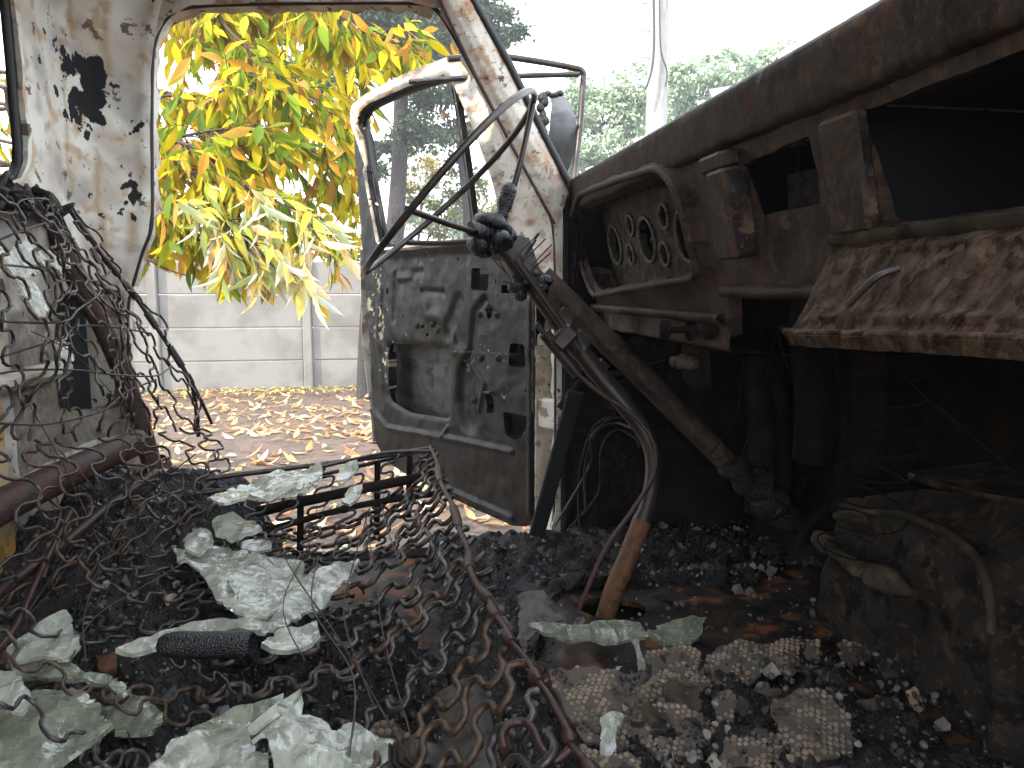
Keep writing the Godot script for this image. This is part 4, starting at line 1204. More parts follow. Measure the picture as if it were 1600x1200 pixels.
	var patch := func(u: float, v: float) -> Vector3:
		var p: Vector3 = tl.lerp(tr, u).lerp(bl.lerp(br, u), v)
		return p + Vector3(0.03, 0, 0.02) * wob.get_noise_2d(u * 120.0, v * 160.0) * 1.6 + Vector3(0.02, 0.0, 0) * sin(v * PI)
	rod("backrest_top_rail", local.call(spline([onz(-60, 300, -1.0), onz(20, 308, -1.25), onz(62, 322, -1.42), onz(84, 350, -1.52)], 5)), 0.012, M.soot, seat, 10)
	var crust := MB.new()
	for k in 16:
		crust.lump(at(onz(-20 + k * 7.5, 296 + k * 2.3 + 5 * sin(k * 1.7), -1.12 - 0.022 * k), Vector3(k, k, 0)), Vector3(0.024, 0.006, 0.028), 0.8, wob, 7, 9)
	put("burnt_padding", crust.mesh(true), M.char, seat).position = -seat.position
	rod("backrest_tube", local.call(spline([onz(78, 335, -1.52), onz(122, 440, -1.54), onz(170, 530, -1.56), onz(212, 640, -1.58), onz(240, 735, -1.58)], 5)), [0.019, 0.019, 0.019, 0.019, 0.019, 0.019, 0.019, 0.019, 0.018, 0.018, 0.018, 0.018, 0.018, 0.018, 0.018, 0.018, 0.018, 0.018, 0.018, 0.018, 0.018], M.rust, seat, 10)
	rod("backrest_lower_tube", local.call(spline([onz(-70, 835, -1.0), onz(0, 792, -1.12), onz(110, 738, -1.3), onz(215, 690, -1.52)], 5)), 0.024, M.rust, seat, 12)
	rod("red_rail", local.call(spline([onz(-60, 985, -0.9), onz(0, 925, -0.98), onz(100, 850, -1.12), onz(170, 792, -1.25), onz(245, 738, -1.42)], 5)), 0.0075, M.redrod, seat, 8)
	rod("red_rail", local.call(spline([onz(-60, 1075, -0.86), onz(20, 985, -0.93), onz(60, 900, -1.02), onz(110, 800, -1.2)], 5)), 0.004, M.redrod, seat, 7)
	var ew := [onz(105, 322, -1.50), onz(152, 388, -1.53), onz(205, 455, -1.56), onz(245, 512, -1.58), onz(292, 585, -1.60), onz(304, 620, -1.61), onz(310, 682, -1.62)]
	rod("backrest_edge_wire", local.call(spline(ew, 5)), 0.0042, M.wire, seat, 7)
	rod("backrest_edge_wire", local.call(PackedVector3Array([onz(296, 590, -1.60), onz(314, 625, -1.62), onz(331, 662, -1.64)])), 0.0032, M.redrod, seat, 6)
	var e := spline(ew, 5)
	for k in [2, 6, 9, 13, 17, 20]:
		rod("wire_clip", local.call(PackedVector3Array([e[k], e[k + 1], e[k + 2]])), 0.0068, M.wire, seat, 8)
	for i in 17:
		var u := 0.0 + i * 0.0622
		var pts := []
		for k in 7:
			pts.append(patch.call(clampf(u + 0.03 * sin(k * 1.3 + i), 0, 1.0), k / 6.0))
		rod("spring", local.call(zigzag(spline(pts, 8), (tr - tl).normalized(), 0.060 + 0.008 * sin(i * 2.0), 0.024, i * 2.1)), 0.0022, M.wire if i % 3 else M.wire_brown, seat, 6)
	for i in 7:
		var v := 0.08 + i * 0.14
		var pts := []
		for k in 6:
			pts.append(patch.call(k / 5.0 * minf(1.0, 0.75 + 0.1 * (i % 3)), clampf(v + 0.05 * sin(k + i * 2.0) - 0.12 * (k / 5.0), 0, 1)))
		rod("cross_wire", local.call(spline(pts, 6)), 0.0016, M.wire, seat, 5)
	var t2 := func(u: float, v: float) -> Vector3:
		var p: Vector3 = bl.lerp(br, u).lerp(ony(-60, 1000, 1.2).lerp(ony(330, 830, 1.18), u), v)
		return p + Vector3(0.05, 0.02, 0.0) * sin(v * PI)
	for i in 10:
		var pts := []
		for k in 5:
			pts.append(t2.call(clampf(0.05 + i * 0.1 + 0.03 * sin(k + i * 1.7), 0.0, 1.0), k / 4.0))
		rod("spring", local.call(zigzag(spline(pts, 8), (br - bl).normalized(), 0.062, 0.026, i * 1.3)), 0.0022, M.wire_brown if i % 3 else M.wire, seat, 6)
	# springs of the lower back, tangled over the rear of the cushion
	for i in 9:
		var x := -0.50 + 0.03 * (i % 3)
		var z := -1.5 + i * 0.09
		var pts := [Vector3(x, 1.30, z), Vector3(x + 0.10, 1.215, z + 0.03), Vector3(x + 0.20, 1.165, z + 0.06 * sin(i)), Vector3(x + 0.33, 1.15, z + 0.09)]
		for k in pts.size():
			pts[k].y = maxf(pts[k].y, seat_y(pts[k].x, pts[k].z) + 0.015)
		rod("spring", local.call(zigzag(spline(pts, 8), Vector3(0.2, 0.1, 1).normalized(), 0.056, 0.022, i * 1.7)), 0.0022, M.wire_brown if i % 2 else M.wire, seat, 6)
	for c in [[213, 812, 0.018], [255, 720, 0.012]]:
		var k := MB.new()
		var p := ony(c[0], c[1], 1.21)
		k.lathe(Transform3D(Basis(Vector3(1, 0, 0), Vector3(0.1, 0.35, 0.93).normalized(), Vector3(0, 0.93, -0.35)), p - seat.position), [Vector2(c[2] * 0.72, -0.05), Vector2(c[2] * 0.72, 0.02), Vector2(c[2] * 0.86, 0.024), Vector2(c[2], 0.02), Vector2(c[2], -0.05)], 16)
		put("frame_socket", k.mesh(), M.column_rust if c[2] > 0.015 else M.rust, seat)

func build_wires() -> void:
	var g := "hair-thin burnt wires trailing over the seat springs"
	var many_ := [[430, 830, 470, 900, 530, 1010, 640, 1190], [575, 800, 590, 900, 600, 1000, 625, 1150], [520, 760, 470, 860, 450, 950, 470, 1050], [590, 750, 560, 860, 545, 960, 590, 1100], [100, 700, 150, 780, 120, 860, 20, 980], [240, 690, 160, 800, 90, 900, 10, 1010], [300, 720, 220, 830, 140, 940, 130, 1040], [330, 860, 250, 900, 150, 960, 110, 1040], [20, 600, 90, 700, 140, 790, 160, 880], [280, 760, 340, 820, 380, 840, 450, 850], [610, 730, 600, 800, 640, 900, 655, 1000], [490, 870, 500, 960, 560, 1060, 560, 1180], [180, 640, 200, 740, 230, 800, 300, 830], [60, 520, 130, 560, 200, 640, 240, 760]]
	var where := ["from the end bars past the black cylinder", "down the front springs beside the front wire", "from the far end bars across the large glass sheets", "over the end bars down to the crumpled glass heap", "from the lower backrest down to the folded glass lump", "from the wall opening down to the near left rail", "from the rusty socket down to the long glass blade", "in front of the large glass sheet toward the left", "down the backrest at the seat's left edge", "between the rusty socket and the small glass slab", "off the far front corner of the seat", "from the long glass arm to the seat's near edge", "across the foot of the backrest tube", "over the backrest springs below the lone glass blob"]
	var turn := -1
	for w in many_:
		turn += 1
		var pts := []
		for i in range(0, 8, 2):
			var p := ony(w[i], w[i + 1], 1.2)
			if w[i + 1] < 800.0 and w[i] < 330.0:
				p = onz(w[i], w[i + 1], -1.22)
			p.y = maxf(p.y, seat_y(p.x, p.z) + 0.02)
			pts.append(p + Vector3(rng.randf_range(-0.01, 0.01), rng.randf_range(-0.005, 0.012), 0))
		var o := rod("burnt_wire", spline(pts, 8), rng.randf_range(0.0007, 0.0011), M.wire if rng.randf() < 0.6 else M.rust, self, 5)
		meta(o, "hair-thin burnt wire running " + where[turn], "wire", g)

func ragged(p: PackedVector2Array, amount: float, step: float) -> PackedVector2Array:
	var out := PackedVector2Array()
	for i in p.size():
		var a := p[i]
		var b := p[(i + 1) % p.size()]
		var n := maxi(1, int(a.distance_to(b) / step))
		var nn := (b - a).orthogonal().normalized()
		for k in n:
			out.append(a.lerp(b, float(k) / n) + nn * (rng.randf_range(-amount, amount) if k else 0.0))
	return out

func shard(outline: Array, y0: float, tilt: Vector2, wave: float, thick: float, label: String, mat: Material, on_seat := true, group := "broken laminated glass lying in the cab") -> void:
	var p2 := PackedVector2Array()
	var mid := Vector2.ZERO
	var poly := pv(outline)
	var mp := Vector2.ZERO
	for p in poly:
		mp += p / poly.size()
	var c := ony(mp.x, mp.y, y0) if y0 > 0.0 else onz(mp.x, mp.y, y0)
	y0 = c.y
	tilt.y = -tilt.y
	for p in poly:      # each outline corner is carried onto the shard's own tilted plane
		var d := ray(p.x, p.y)
		var t := (y0 - eye.origin.y - tilt.x * (c.x - eye.origin.x) - tilt.y * (c.z - eye.origin.z)) / (d.y - tilt.x * d.x - tilt.y * d.z)
		var q := eye.origin + d * t
		p2.append(Vector2(q.x - c.x, q.z - c.z))
	var off := rng.randf() * 100.0
	var f := func(p: Vector2) -> Vector3:
		var w := wob.get_noise_2d((p.x + off) * 220.0, p.y * 220.0) + 0.22 * wob.get_noise_2d((p.x + off) * 600.0, p.y * 600.0)
		return Vector3(p.x, tilt.x * p.x + tilt.y * p.y + w * wave, p.y)
	var edge := ragged(p2, 0.004, 0.011)
	last_shape = [edge, f]
	var o := put("glass_shard", sheet(edge, [], 0.0065, f, thick, true, Vector3(0, 3, 0)), mat)
	o.position = c
	meta(o, label, "glass", group)

func build_glass() -> void:
	shard([272, 862, 290, 832, 322, 836, 345, 856, 388, 862, 388, 885, 374, 908, 368, 925, 392, 968, 362, 958, 336, 928, 318, 898, 276, 884], 1.195, Vector2(0.05, 0.12), 0.016, 0.004, "large crumpled pale green glass sheet mid-seat beyond the black cylinder", M.glass)
	shard([385, 866, 430, 862, 470, 880, 472, 905, 520, 880, 560, 880, 520, 925, 482, 962, 430, 980, 395, 985, 366, 950, 372, 915, 386, 892], 1.185, Vector2(-0.1, 0.1), 0.016, 0.004, "greenish crumpled glass sheet with a long arm reaching toward the front springs", M.glass)
	shard([180, 1014, 252, 984, 330, 966, 430, 972, 405, 985, 350, 986, 290, 1002, 205, 1018], 1.205, Vector2(0.02, 0.3), 0.006, 0.007, "long curved glass blade leaning over the black cylinder, its cut edge bright green", M.glass)
	shard([330, 815, 365, 801, 400, 812, 408, 826, 372, 840, 336, 830], 1.245, Vector2(0.0, 0.3), 0.012, 0.007, "small clear glass slab with a rippled face, right of the rusty tube socket", M.glass)
	shard([10, 1015, 60, 975, 102, 955, 113, 975, 122, 1012, 108, 1030, 60, 1030, 25, 1032], 1.200, Vector2(0.1, 0.25), 0.012, 0.004, "folded green lump of glass lying on the grey bent strip at the seat's near left", M.glass)
	shard([12, 1030, 70, 1024, 130, 1046, 180, 1060, 206, 1080, 188, 1090, 130, 1062, 60, 1062, 18, 1044], 1.180, Vector2(0.0, 0.2), 0.01, 0.005, "bent strip of grey smoked glass under the folded green lump", M.glass_dusty)
	shard([-40, 1120, 50, 1080, 110, 1072, 152, 1092, 178, 1132, 150, 1162, 100, 1190, 60, 1225, -40, 1230], 1.180, Vector2(0.05, 0.1), 0.014, 0.005, "big smoky sheet of glass with pale scorched streaks in the near left corner", M.glass_dusty)
	shard([-30, 1040, 28, 1050, 50, 1086, 35, 1116, 0, 1100, -30, 1100], 1.205, Vector2(0.0, 0.25), 0.01, 0.005, "pale mint glass piece at the seat's left edge, lapping over the smoky sheet", M.glass)
	shard([408, 1002, 440, 978, 495, 965, 500, 985, 470, 1010, 426, 1013], 1.190, Vector2(0.05, 0.25), 0.012, 0.006, "small pale glass plate just right of the black cylinder's end", M.glass)
	shard([224, 1215, 262, 1165, 300, 1150, 345, 1128, 372, 1135, 392, 1160, 420, 1180, 430, 1230, 224, 1230], 1.175, Vector2(0.0, 0.1), 0.012, 0.004, "wavy glass sheet at the near edge of the seat, left of the crumpled heap", M.glass)
	shard([388, 1150, 430, 1118, 470, 1095, 512, 1118, 548, 1140, 560, 1170, 566, 1230, 432, 1230, 420, 1180], 1.190, Vector2(0.08, 0.2), 0.026, 0.004, "heavily crumpled heap of green glass at the seat's near edge", M.glass)
	shard([376, 1142, 405, 1120, 440, 1095, 470, 1076, 466, 1092, 430, 1118, 395, 1142], 1.210, Vector2(0.1, 0.6), 0.004, 0.006, "narrow upright sliver of glass standing out of the crumpled heap", M.glass)
	shard([315, 1140, 345, 1118, 400, 1105, 445, 1082, 440, 1100, 395, 1125, 350, 1142], 1.190, Vector2(0.05, 0.3), 0.012, 0.005, "flat dusty glass strip behind the narrow upright sliver", M.glass_dusty)
	shard([322, 778, 395, 748, 468, 736, 500, 738, 496, 752, 462, 772, 410, 778, 350, 790], 1.285, Vector2(0.0, 0.15), 0.014, 0.004, "torn strip of silvery glass on the far end of the seat toward the open door", M.glass)
	shard([388, 770, 440, 745, 500, 722, 505, 740, 470, 768, 420, 780], 1.305, Vector2(0.0, 0.4), 0.015, 0.006, "ridge of broken glass resting on the seat's far end bars", M.glass)
	shard([533, 783, 546, 760, 568, 755, 562, 778, 546, 790], 1.275, Vector2(0.1, 0.5), 0.004, 0.005, "little oval glass chip caught in the springs near the far end", M.glass)
	shard([522, 752, 530, 728, 558, 718, 560, 730, 545, 748], 1.305, Vector2(0.1, 0.5), 0.006, 0.005, "small glass flake hooked on the top bar of the seat's far end", M.glass)
	shard([375, 848, 400, 842, 425, 845, 424, 854, 395, 860, 378, 858], 1.200, Vector2(0.0, 0.2), 0.008, 0.005, "thin glass scrap lying in the shade of the far end bars", M.glass)
	shard([284, 838, 300, 828, 330, 832, 332, 850, 312, 862, 290, 858], 1.220, Vector2(0.0, 0.25), 0.015, 0.005, "crinkled glass flap above the large sheet's upper corner", M.glass)
	shard([820, 978, 850, 969, 905, 972, 950, 968, 1000, 976, 1016, 994, 960, 1002, 930, 998, 880, 996, 850, 990], 1.100, Vector2(-0.05, 0.25), 0.006, 0.005, "long flat glass slab lying in front of the steering column's floor hole", M.glass_dusty, false)
	shard([1012, 984, 1050, 966, 1104, 964, 1098, 985, 1080, 1008, 1040, 1012], 1.075, Vector2(-0.05, 0.15), 0.008, 0.006, "dull green glass sheet on the floor right of the long flat slab", M.glass_dusty, false)
	shard([984, 1000, 998, 998, 1006, 1030, 1012, 1085, 1003, 1090, 996, 1040], 1.085, Vector2(0.3, 0.5), 0.004, 0.006, "melted glass ribbon drooping from the long flat slab onto the floor mat", M.glass_dusty, false)
	shard([935, 1125, 960, 1110, 980, 1112, 965, 1140, 955, 1200, 940, 1195], 1.070, Vector2(0.2, 0.4), 0.01, 0.006, "curled clear glass drip standing beside the red front wire", M.glass, false)
	shard([92, 545, 105, 538, 118, 550, 112, 566, 98, 560, 80, 546], -1.34, Vector2(-2.6, 0.0), 0.006, 0.006, "lone glass blob stuck in the backrest springs before the dark wall opening", M.glass)
	shard([-20, 384, 30, 376, 62, 386, 108, 398, 104, 418, 62, 414, 44, 432, 66, 462, 86, 484, 72, 500, 40, 474, 14, 430, -20, 420], -1.22, Vector2(-2.6, 0.0), 0.02, 0.006, "large melted sheet of glass draped down the backrest springs", M.glass)
	shard([440, 1230, 452, 1180, 500, 1150, 560, 1130, 622, 1150, 640, 1180, 640, 1230], 1.165, Vector2(0.03, 0.1), 0.014, 0.004, "broad crackled glass sheet at the near edge between the heap and the metal fins", M.glass)
	shard([262, 1180, 300, 1140, 360, 1118, 408, 1112, 400, 1150, 350, 1190, 300, 1215], 1.155, Vector2(0.0, 0.1), 0.010, 0.004, "thin smoky glass sheet lapping under the wavy sheet's far edge", M.glass_dusty)
	shard([150, 1092, 178, 1078, 230, 1092, 262, 1120, 236, 1150, 180, 1150], 1.14, Vector2(0.0, 0.1), 0.010, 0.004, "dull glass scrap in the char right of the big smoky sheet", M.glass_dusty)
	shard([360, 905, 380, 893, 420, 898, 440, 930, 420, 968, 388, 972, 368, 944], 1.19, Vector2(0.02, 0.12), 0.010, 0.004, "thin pale glass layer lying across the join of the two large sheets", M.glass)
	# bits too small to count
	var chips := []
	var tiny := MB.new()
	tiny.lump(Transform3D.IDENTITY, Vector3(1, 0.55, 0.8), 0.6, wob, 3, 5, 0.4)
	for i in 1100:
		var x := rng.randf_range(-0.5, 0.08)
		var z := rng.randf_range(-1.45, -0.55)
		if rng.randf() < 0.25:
			x = rng.randf_range(0.12, 0.75)
		var y := (seat_y(x, z) if x < 0.1 else floor_y(x, z)) + 0.006
		chips.append(Transform3D(turned(Vector3.ONE * rng.randf_range(0.0012, 0.0045) * (1.0 if rng.randf() < 0.93 else 2.2)), Vector3(x, y, z)))
	many("glass_crumbs", tiny.mesh(true), M.glass, chips)
	meta(get_child(get_child_count() - 1), "tiny crumbs of broken glass sprinkled over the char", "glass crumbs")

func flake_mesh(n: int, curl: float) -> ArrayMesh:
	var mb := MB.new()
	var ring := []
	for k in n:
		var a := TAU * k / n
		var r := rng.randf_range(0.55, 1.15)
		ring.append(Vector3(cos(a) * r, curl * cos(a) * cos(a) * r + rng.randf_range(-0.08, 0.08), sin(a) * r * 0.75))
	for k in n:
		mb.flat_tri(Vector3(0, 0.02, 0), ring[k], ring[(k + 1) % n])
	return mb.mesh()

func build_debris() -> void:
	# the char bed of the seat, a lumpy sheet that runs out to the sill at the rear
	var bed := PackedVector2Array([Vector2(-0.56, -1.66), Vector2(-0.22, -1.66), Vector2(-0.20, -1.45), Vector2(0.02, -1.40), Vector2(0.085, -1.2), Vector2(0.085, 0.05), Vector2(-0.56, 0.05)])
	var o := put("charred_stuffing", sheet(bed, [], 0.0075, func(p: Vector2) -> Vector3: return Vector3(p.x, seat_y(p.x, p.y) + absf(wob.get_noise_2d(p.x * 2600.0, p.y * 2600.0)) * 0.010, p.y), 0.05), M.char)
	meta(o, "bed of black charred stuffing under the seat springs", "ash", "", "stuff")
	var litter := PackedVector2Array([Vector2(0.09, -1.72), Vector2(0.6, -1.72), Vector2(0.9, -1.5), Vector2(0.66, -1.30), Vector2(0.50, -1.34), Vector2(0.36, -1.345), Vector2(0.28, -1.29), Vector2(0.20, -1.1), Vector2(0.22, -0.96), Vector2(0.60, -0.98), Vector2(0.68, -0.7), Vector2(0.68, 0.05), Vector2(0.09, 0.05)])
	o = put("floor_char", sheet(litter, [], 0.009, func(p: Vector2) -> Vector3: return Vector3(p.x, floor_y(p.x, p.y) + 0.012 + wob.get_noise_2d(p.x * 300.0, p.y * 300.0) * 0.022 + absf(wob.get_noise_2d(p.x * 2200.0, p.y * 2200.0)) * 0.012, p.y), 0.02), M.char)
	meta(o, "lumpy black char covering the cab floor", "ash", "", "stuff")
	var tones := [Color(0.012, 0.012, 0.012), Color(0.02, 0.019, 0.018), Color(0.035, 0.03, 0.028), Color(0.09, 0.085, 0.08), Color(0.05, 0.03, 0.02), Color(0.16, 0.15, 0.14), Color(0.2, 0.17, 0.13)]
	var fm := StandardMaterial3D.new()
	fm.vertex_color_use_as_albedo = true
	fm.roughness = 0.5
	var lump := MB.new()
	lump.lump(Transform3D.IDENTITY, Vector3(1, 0.7, 0.85), 0.9, wob, 5, 7, 0.3)
	for kind in 3:
		var places := []
		var tints := []
		for i in [5000, 5000, 2200][kind]:
			var x := 0.0
			var z := 0.0
			var y := 0.0
			if rng.randf() < 0.5:
				x = rng.randf_range(-0.55, 0.08)
				z = rng.randf_range(-1.5, -0.4)
				y = seat_y(x, z)
			else:
				x = rng.randf_range(0.10, 0.85)
				z = rng.randf_range(-1.7, -0.45)
				if Vector2(x - 0.382, z + 1.262).length() < 0.085 or (z > -1.33 and z < -0.98 and x > 0.28 and rng.randf() < 0.85):
					continue
				y = floor_y(x, z) + (0.014 if z < -1.0 or rng.randf() < 0.5 else 0.034)
			var s := 0.0018 + 0.0075 * pow(rng.randf(), 3.0)
			if kind == 0:
				s *= 0.7
			if kind == 2:
				s *= 1.9
			places.append(Transform3D(turned(Vector3.ONE * s), Vector3(x, y + s * 0.5, z)))
			tints.append(tones[rng.randi() % (5 if rng.randf() < 0.72 else 7)])
		many("char_crumbs", lump.mesh(true) if kind == 0 else flake_mesh(6 + kind, 0.35), fm, places, tints)
		meta(get_child(get_child_count() - 1), ["small lumps of charcoal strewn over seat and floor", "thin ash flakes strewn over seat and floor", "larger curled flakes of burnt trim on seat and floor"][kind], "char")
	# larger scraps
	var tubes := MB.new()
	tubes.lathe(Transform3D(Basis(Vector3.UP, Vector3(0.97, 0.03, 0.22).normalized(), Vector3(0.2, 0, -0.97).normalized()), Vector3.ZERO), [Vector2(0, -0.05), Vector2(0.009, -0.052), Vector2(0.0125, -0.046), Vector2(0.0150, -0.03), Vector2(0.0142, -0.012), Vector2(0.0148, 0.008), Vector2(0.0138, 0.02), Vector2(0.0151, 0.036), Vector2(0.0145, 0.046), Vector2(0.0125, 0.05), Vector2(0.011, 0.046), Vector2(0, 0.045)], 18)
	o = put("burnt_cylinder", tubes.mesh(true), M.melt)
	o.position = ony(324, 1008, 1.222)
	meta(o, "soot-black closed cylinder lying on the seat under a glass blade", "cylinder")
	var fins := MB.new()
	for k in 16:
		fins.box(Transform3D(Basis.from_euler(Vector3(0.0, 0.0, 1.1 - k * 0.14)), Vector3(0.05 - k * 0.0066, 0.012 - 0.00022 * (k - 8) * (k - 8), 0.004 * sin(k))), Vector3(0.045, 0.0022, 0.03), 0.0)
	o = put("finned_heater_core", fins.mesh(), M.steel)
	o.position = ony(715, 1196, 1.17)
	meta(o, "fan of dark metal fins at the seat's near front edge", "scrap metal")
	var scraps := [
		[[812, 930, 850, 925, 872, 945, 880, 970, 845, 980, 828, 1000, 820, 1030, 806, 1000, 812, 965], 1.09, M.scrap, "bent grey metal bracket with a slot beside the floor hole"],
		[[1375, 1020, 1420, 1000, 1440, 1020, 1430, 1050, 1380, 1060], 1.07, M.scrap, "pale grey flake of metal at the foot of the engine hump"],
		[[1040, 1070, 1060, 1060, 1092, 1075, 1098, 1105, 1080, 1130, 1062, 1115, 1040, 1095], 1.08, M.tunnel, "tan curled piece of mat backing in the middle of the mat fragments"],
		[[1000, 1110, 1030, 1100, 1050, 1120, 1040, 1150, 1008, 1140], 1.075, M.tunnel, "small tan scrap left of the curled mat backing"],
		[[1180, 1075, 1200, 1065, 1210, 1095, 1195, 1120, 1180, 1100], 1.07, M.scrap, "grey sliver of metal between two floor mat fragments"],
		[[1250, 1010, 1275, 995, 1282, 1020, 1270, 1050, 1240, 1045], 1.075, M.char, "black curled flap on the corner of the far mat fragment"],
		[[185, 930, 208, 925, 205, 960, 186, 958], 1.14, M.column_rust, "small rust-red plate among the seat springs"],
		[[150, 1030, 182, 1020, 180, 1048, 160, 1056], 1.13, M.column_rust, "rust-brown chip beside the long glass blade's tip"],
		[[80, 900, 95, 888, 112, 898, 100, 915, 78, 912], 1.15, M.tunnel, "tan flake on the rear of the seat near the red rails"],
		[[1330, 1100, 1372, 1090, 1390, 1112, 1350, 1122], 1.06, M.scrap, "thin dark grey plate right of the nearest mat fragment"],
		[[1415, 1085, 1432, 1080, 1440, 1100, 1424, 1108], 1.06, M.mat, "little pale chip in the dark right of the mat fragments"],
		[[1555, 1090, 1575, 1083, 1584, 1095, 1566, 1102], 1.06, M.mat, "little cream chip in the dark near corner of the floor"],
	]
	for s in scraps:
		shard(s[0], s[1], Vector2(rng.randf_range(-0.3, 0.3), rng.randf_range(0.0, 0.4)), 0.012, 0.003, s[3], s[2], false, "")
		var q := get_child(get_child_count() - 1)
		q.name = "metal_scrap" if s[2] != M.tunnel and s[2] != M.mat and s[2] != M.char else "mat_scrap"
		q.set_meta("category", "scrap")
	# knobbly rubber mat fragments
	var dome := MB.new()
	dome.lathe(Transform3D.IDENTITY, [Vector2(1.0, 0.0), Vector2(0.85, 0.5), Vector2(0.45, 0.75), Vector2(0, 0.8)], 6)
	var dm := dome.mesh()
	var mats := [
		[[856, 1052, 900, 1036, 935, 1046, 1000, 1058, 1076, 1036, 1112, 1062, 1080, 1100, 1030, 1110, 1010, 1150, 985, 1172, 915, 1160, 880, 1100], 1.075, Vector2(-0.1, 0.25), "largest pale knobbly mat fragment, nearest the seat's front wire"],
		[[1118, 1014, 1160, 1000, 1200, 1002, 1276, 996, 1282, 1030, 1240, 1056, 1190, 1052, 1150, 1076, 1120, 1072, 1100, 1044], 1.075, Vector2(0.05, 0.2), "knobbly mat fragment right of the dull green glass"],
		[[1205, 1096, 1240, 1080, 1292, 1082, 1330, 1124, 1332, 1170, 1260, 1200, 1236, 1186, 1216, 1140], 1.085, Vector2(-0.1, 0.35), "brown knobbly mat fragment at the dark right end of the mat"],
		[[1008, 1020, 1060, 1008, 1098, 1022, 1090, 1050, 1040, 1062, 1012, 1050], 1.075, Vector2(0.1, 0.2), "small knobbly mat fragment under the dull green glass"],
		[[1308, 1005, 1350, 995, 1366, 1015, 1350, 1032, 1318, 1030], 1.065, Vector2(0, 0.15), "dim knobbly mat fragment farthest right in front of the engine hump"],
		[[1112, 1090, 1142, 1082, 1152, 1110, 1140, 1142, 1116, 1135], 1.07, Vector2(0.1, 0.3), "dark narrow knobbly mat fragment between the tan backing and the brown fragment"],
		[[1330, 1095, 1400, 1090, 1412, 1120, 1345, 1130], 1.05, Vector2(0, 0.1), "sooty mat fragment almost lost in the dark right foreground"],
		[[560, 1140, 590, 1128, 640, 1145, 632, 1190, 570, 1180], 1.12, Vector2(0, 0.2), "knobbly fragment on the seat beside the crumpled glass heap"],
		[[1010, 1105, 1050, 1100, 1100, 1108, 1112, 1150, 1090, 1190, 1040, 1200, 1000, 1165], 1.07, Vector2(0.0, 0.2), "ashy mat fragment below the tan curled backing"],
		[[1140, 1150, 1190, 1140, 1225, 1165, 1230, 1205, 1150, 1215, 1120, 1185], 1.07, Vector2(-0.05, 0.25), "half-burnt mat fragment at the near edge beside the brown knobbly one"],
		[[905, 1165, 960, 1180, 1000, 1190, 1010, 1230, 920, 1230], 1.07, Vector2(0.0, 0.15), "mat fragment cut off by the near edge beside the red front wire"],
	]
	for s in mats:
		shard(s[0], s[1], s[2], 0.012, 0.004, s[3], M.gap, false, "knobbly rubber mat fragments")
		var piece: MeshInstance3D = get_child(get_child_count() - 1)
		piece.name = "mat_fragment"
		piece.set_meta("category", "floor mat")
		var box := piece.mesh.get_aabb()
		var places := []
		var soot := []
		var f: Callable = last_shape[1]
		var pitch := 0.0080
		var row := 0
		var z := box.position.z
		while z < box.end.z:
			var x := box.position.x + (pitch / 2.0 if row % 2 else 0.0)
			while x < box.end.x:
				var p := Vector2(x, z)
				if Geometry2D.is_point_in_polygon(p, last_shape[0]) and wob.get_noise_2d(x * 500.0, z * 500.0 + 40.0) > -0.24:
					var oo: Vector3 = f.call(p)
					var up: Vector3 = (f.call(p + Vector2(0, 0.004)) - oo).cross(f.call(p + Vector2(0.004, 0)) - oo).normalized()
					var right := up.cross(Vector3.BACK).normalized()
					places.append(Transform3D(Basis(right, up, right.cross(up)).scaled_local(Vector3.ONE * 0.0040 * rng.randf_range(0.8, 1.06)), oo - up * 0.0008 + right * rng.randf_range(-0.0006, 0.0006)))
					var dirt := clampf(0.75 + 1.6 * wob.get_noise_2d(x * 330.0 + piece.position.x * 900.0, z * 330.0), 0.10, 1.0) * rng.randf_range(0.75, 1.1)
					soot.append(Color(dirt, dirt * 0.97, dirt * 0.94))
				x += pitch
			z += pitch * 0.866
			row += 1
		many("knobs", dm, M.mat, places, soot, piece)


# ---------------------------------------------------------------- outside
func away(px: float, py: float, depth: float) -> Vector3:
	return eye.origin + ray(px, py) * depth

func leaf_mesh(length: float, width: float, bend: float) -> ArrayMesh:
	var mb := MB.new()
	var prof := [0.0, 0.55, 0.95, 0.9, 0.5, 0.0]
	var rows := []
	for i in prof.size():
		var t := float(i) / (prof.size() - 1)
		var c := Vector3(0, -bend * t * t * length, t * length)
		var w: float = prof[i] * width / 2.0
		rows.append([c + Vector3(-w, w * 0.35, 0), c, c + Vector3(w, w * 0.35, 0)])
	for i in prof.size():
		for k in 3:
			mb.vert(rows[i][k], Vector3.ZERO, Vector2(k, i))
	for i in prof.size() - 1:
		for k in 2:
			var a := i * 3 + k
			if i > 0:
				mb.tri(a, a + 1, a + 4)
				mb.tri(a, a + 4, a + 3)
			else:
				mb.tri(a, a + 4, a + 3)
	return mb.mesh(true)

func leaf_mat(c: Color) -> StandardMaterial3D:
	var m := StandardMaterial3D.new()
	m.albedo_color = c
	m.roughness = 0.7
	m.metallic_specular = 0.25
	m.backlight_enabled = true
	m.backlight = Color(0.9, 0.9, 0.9)
	return m

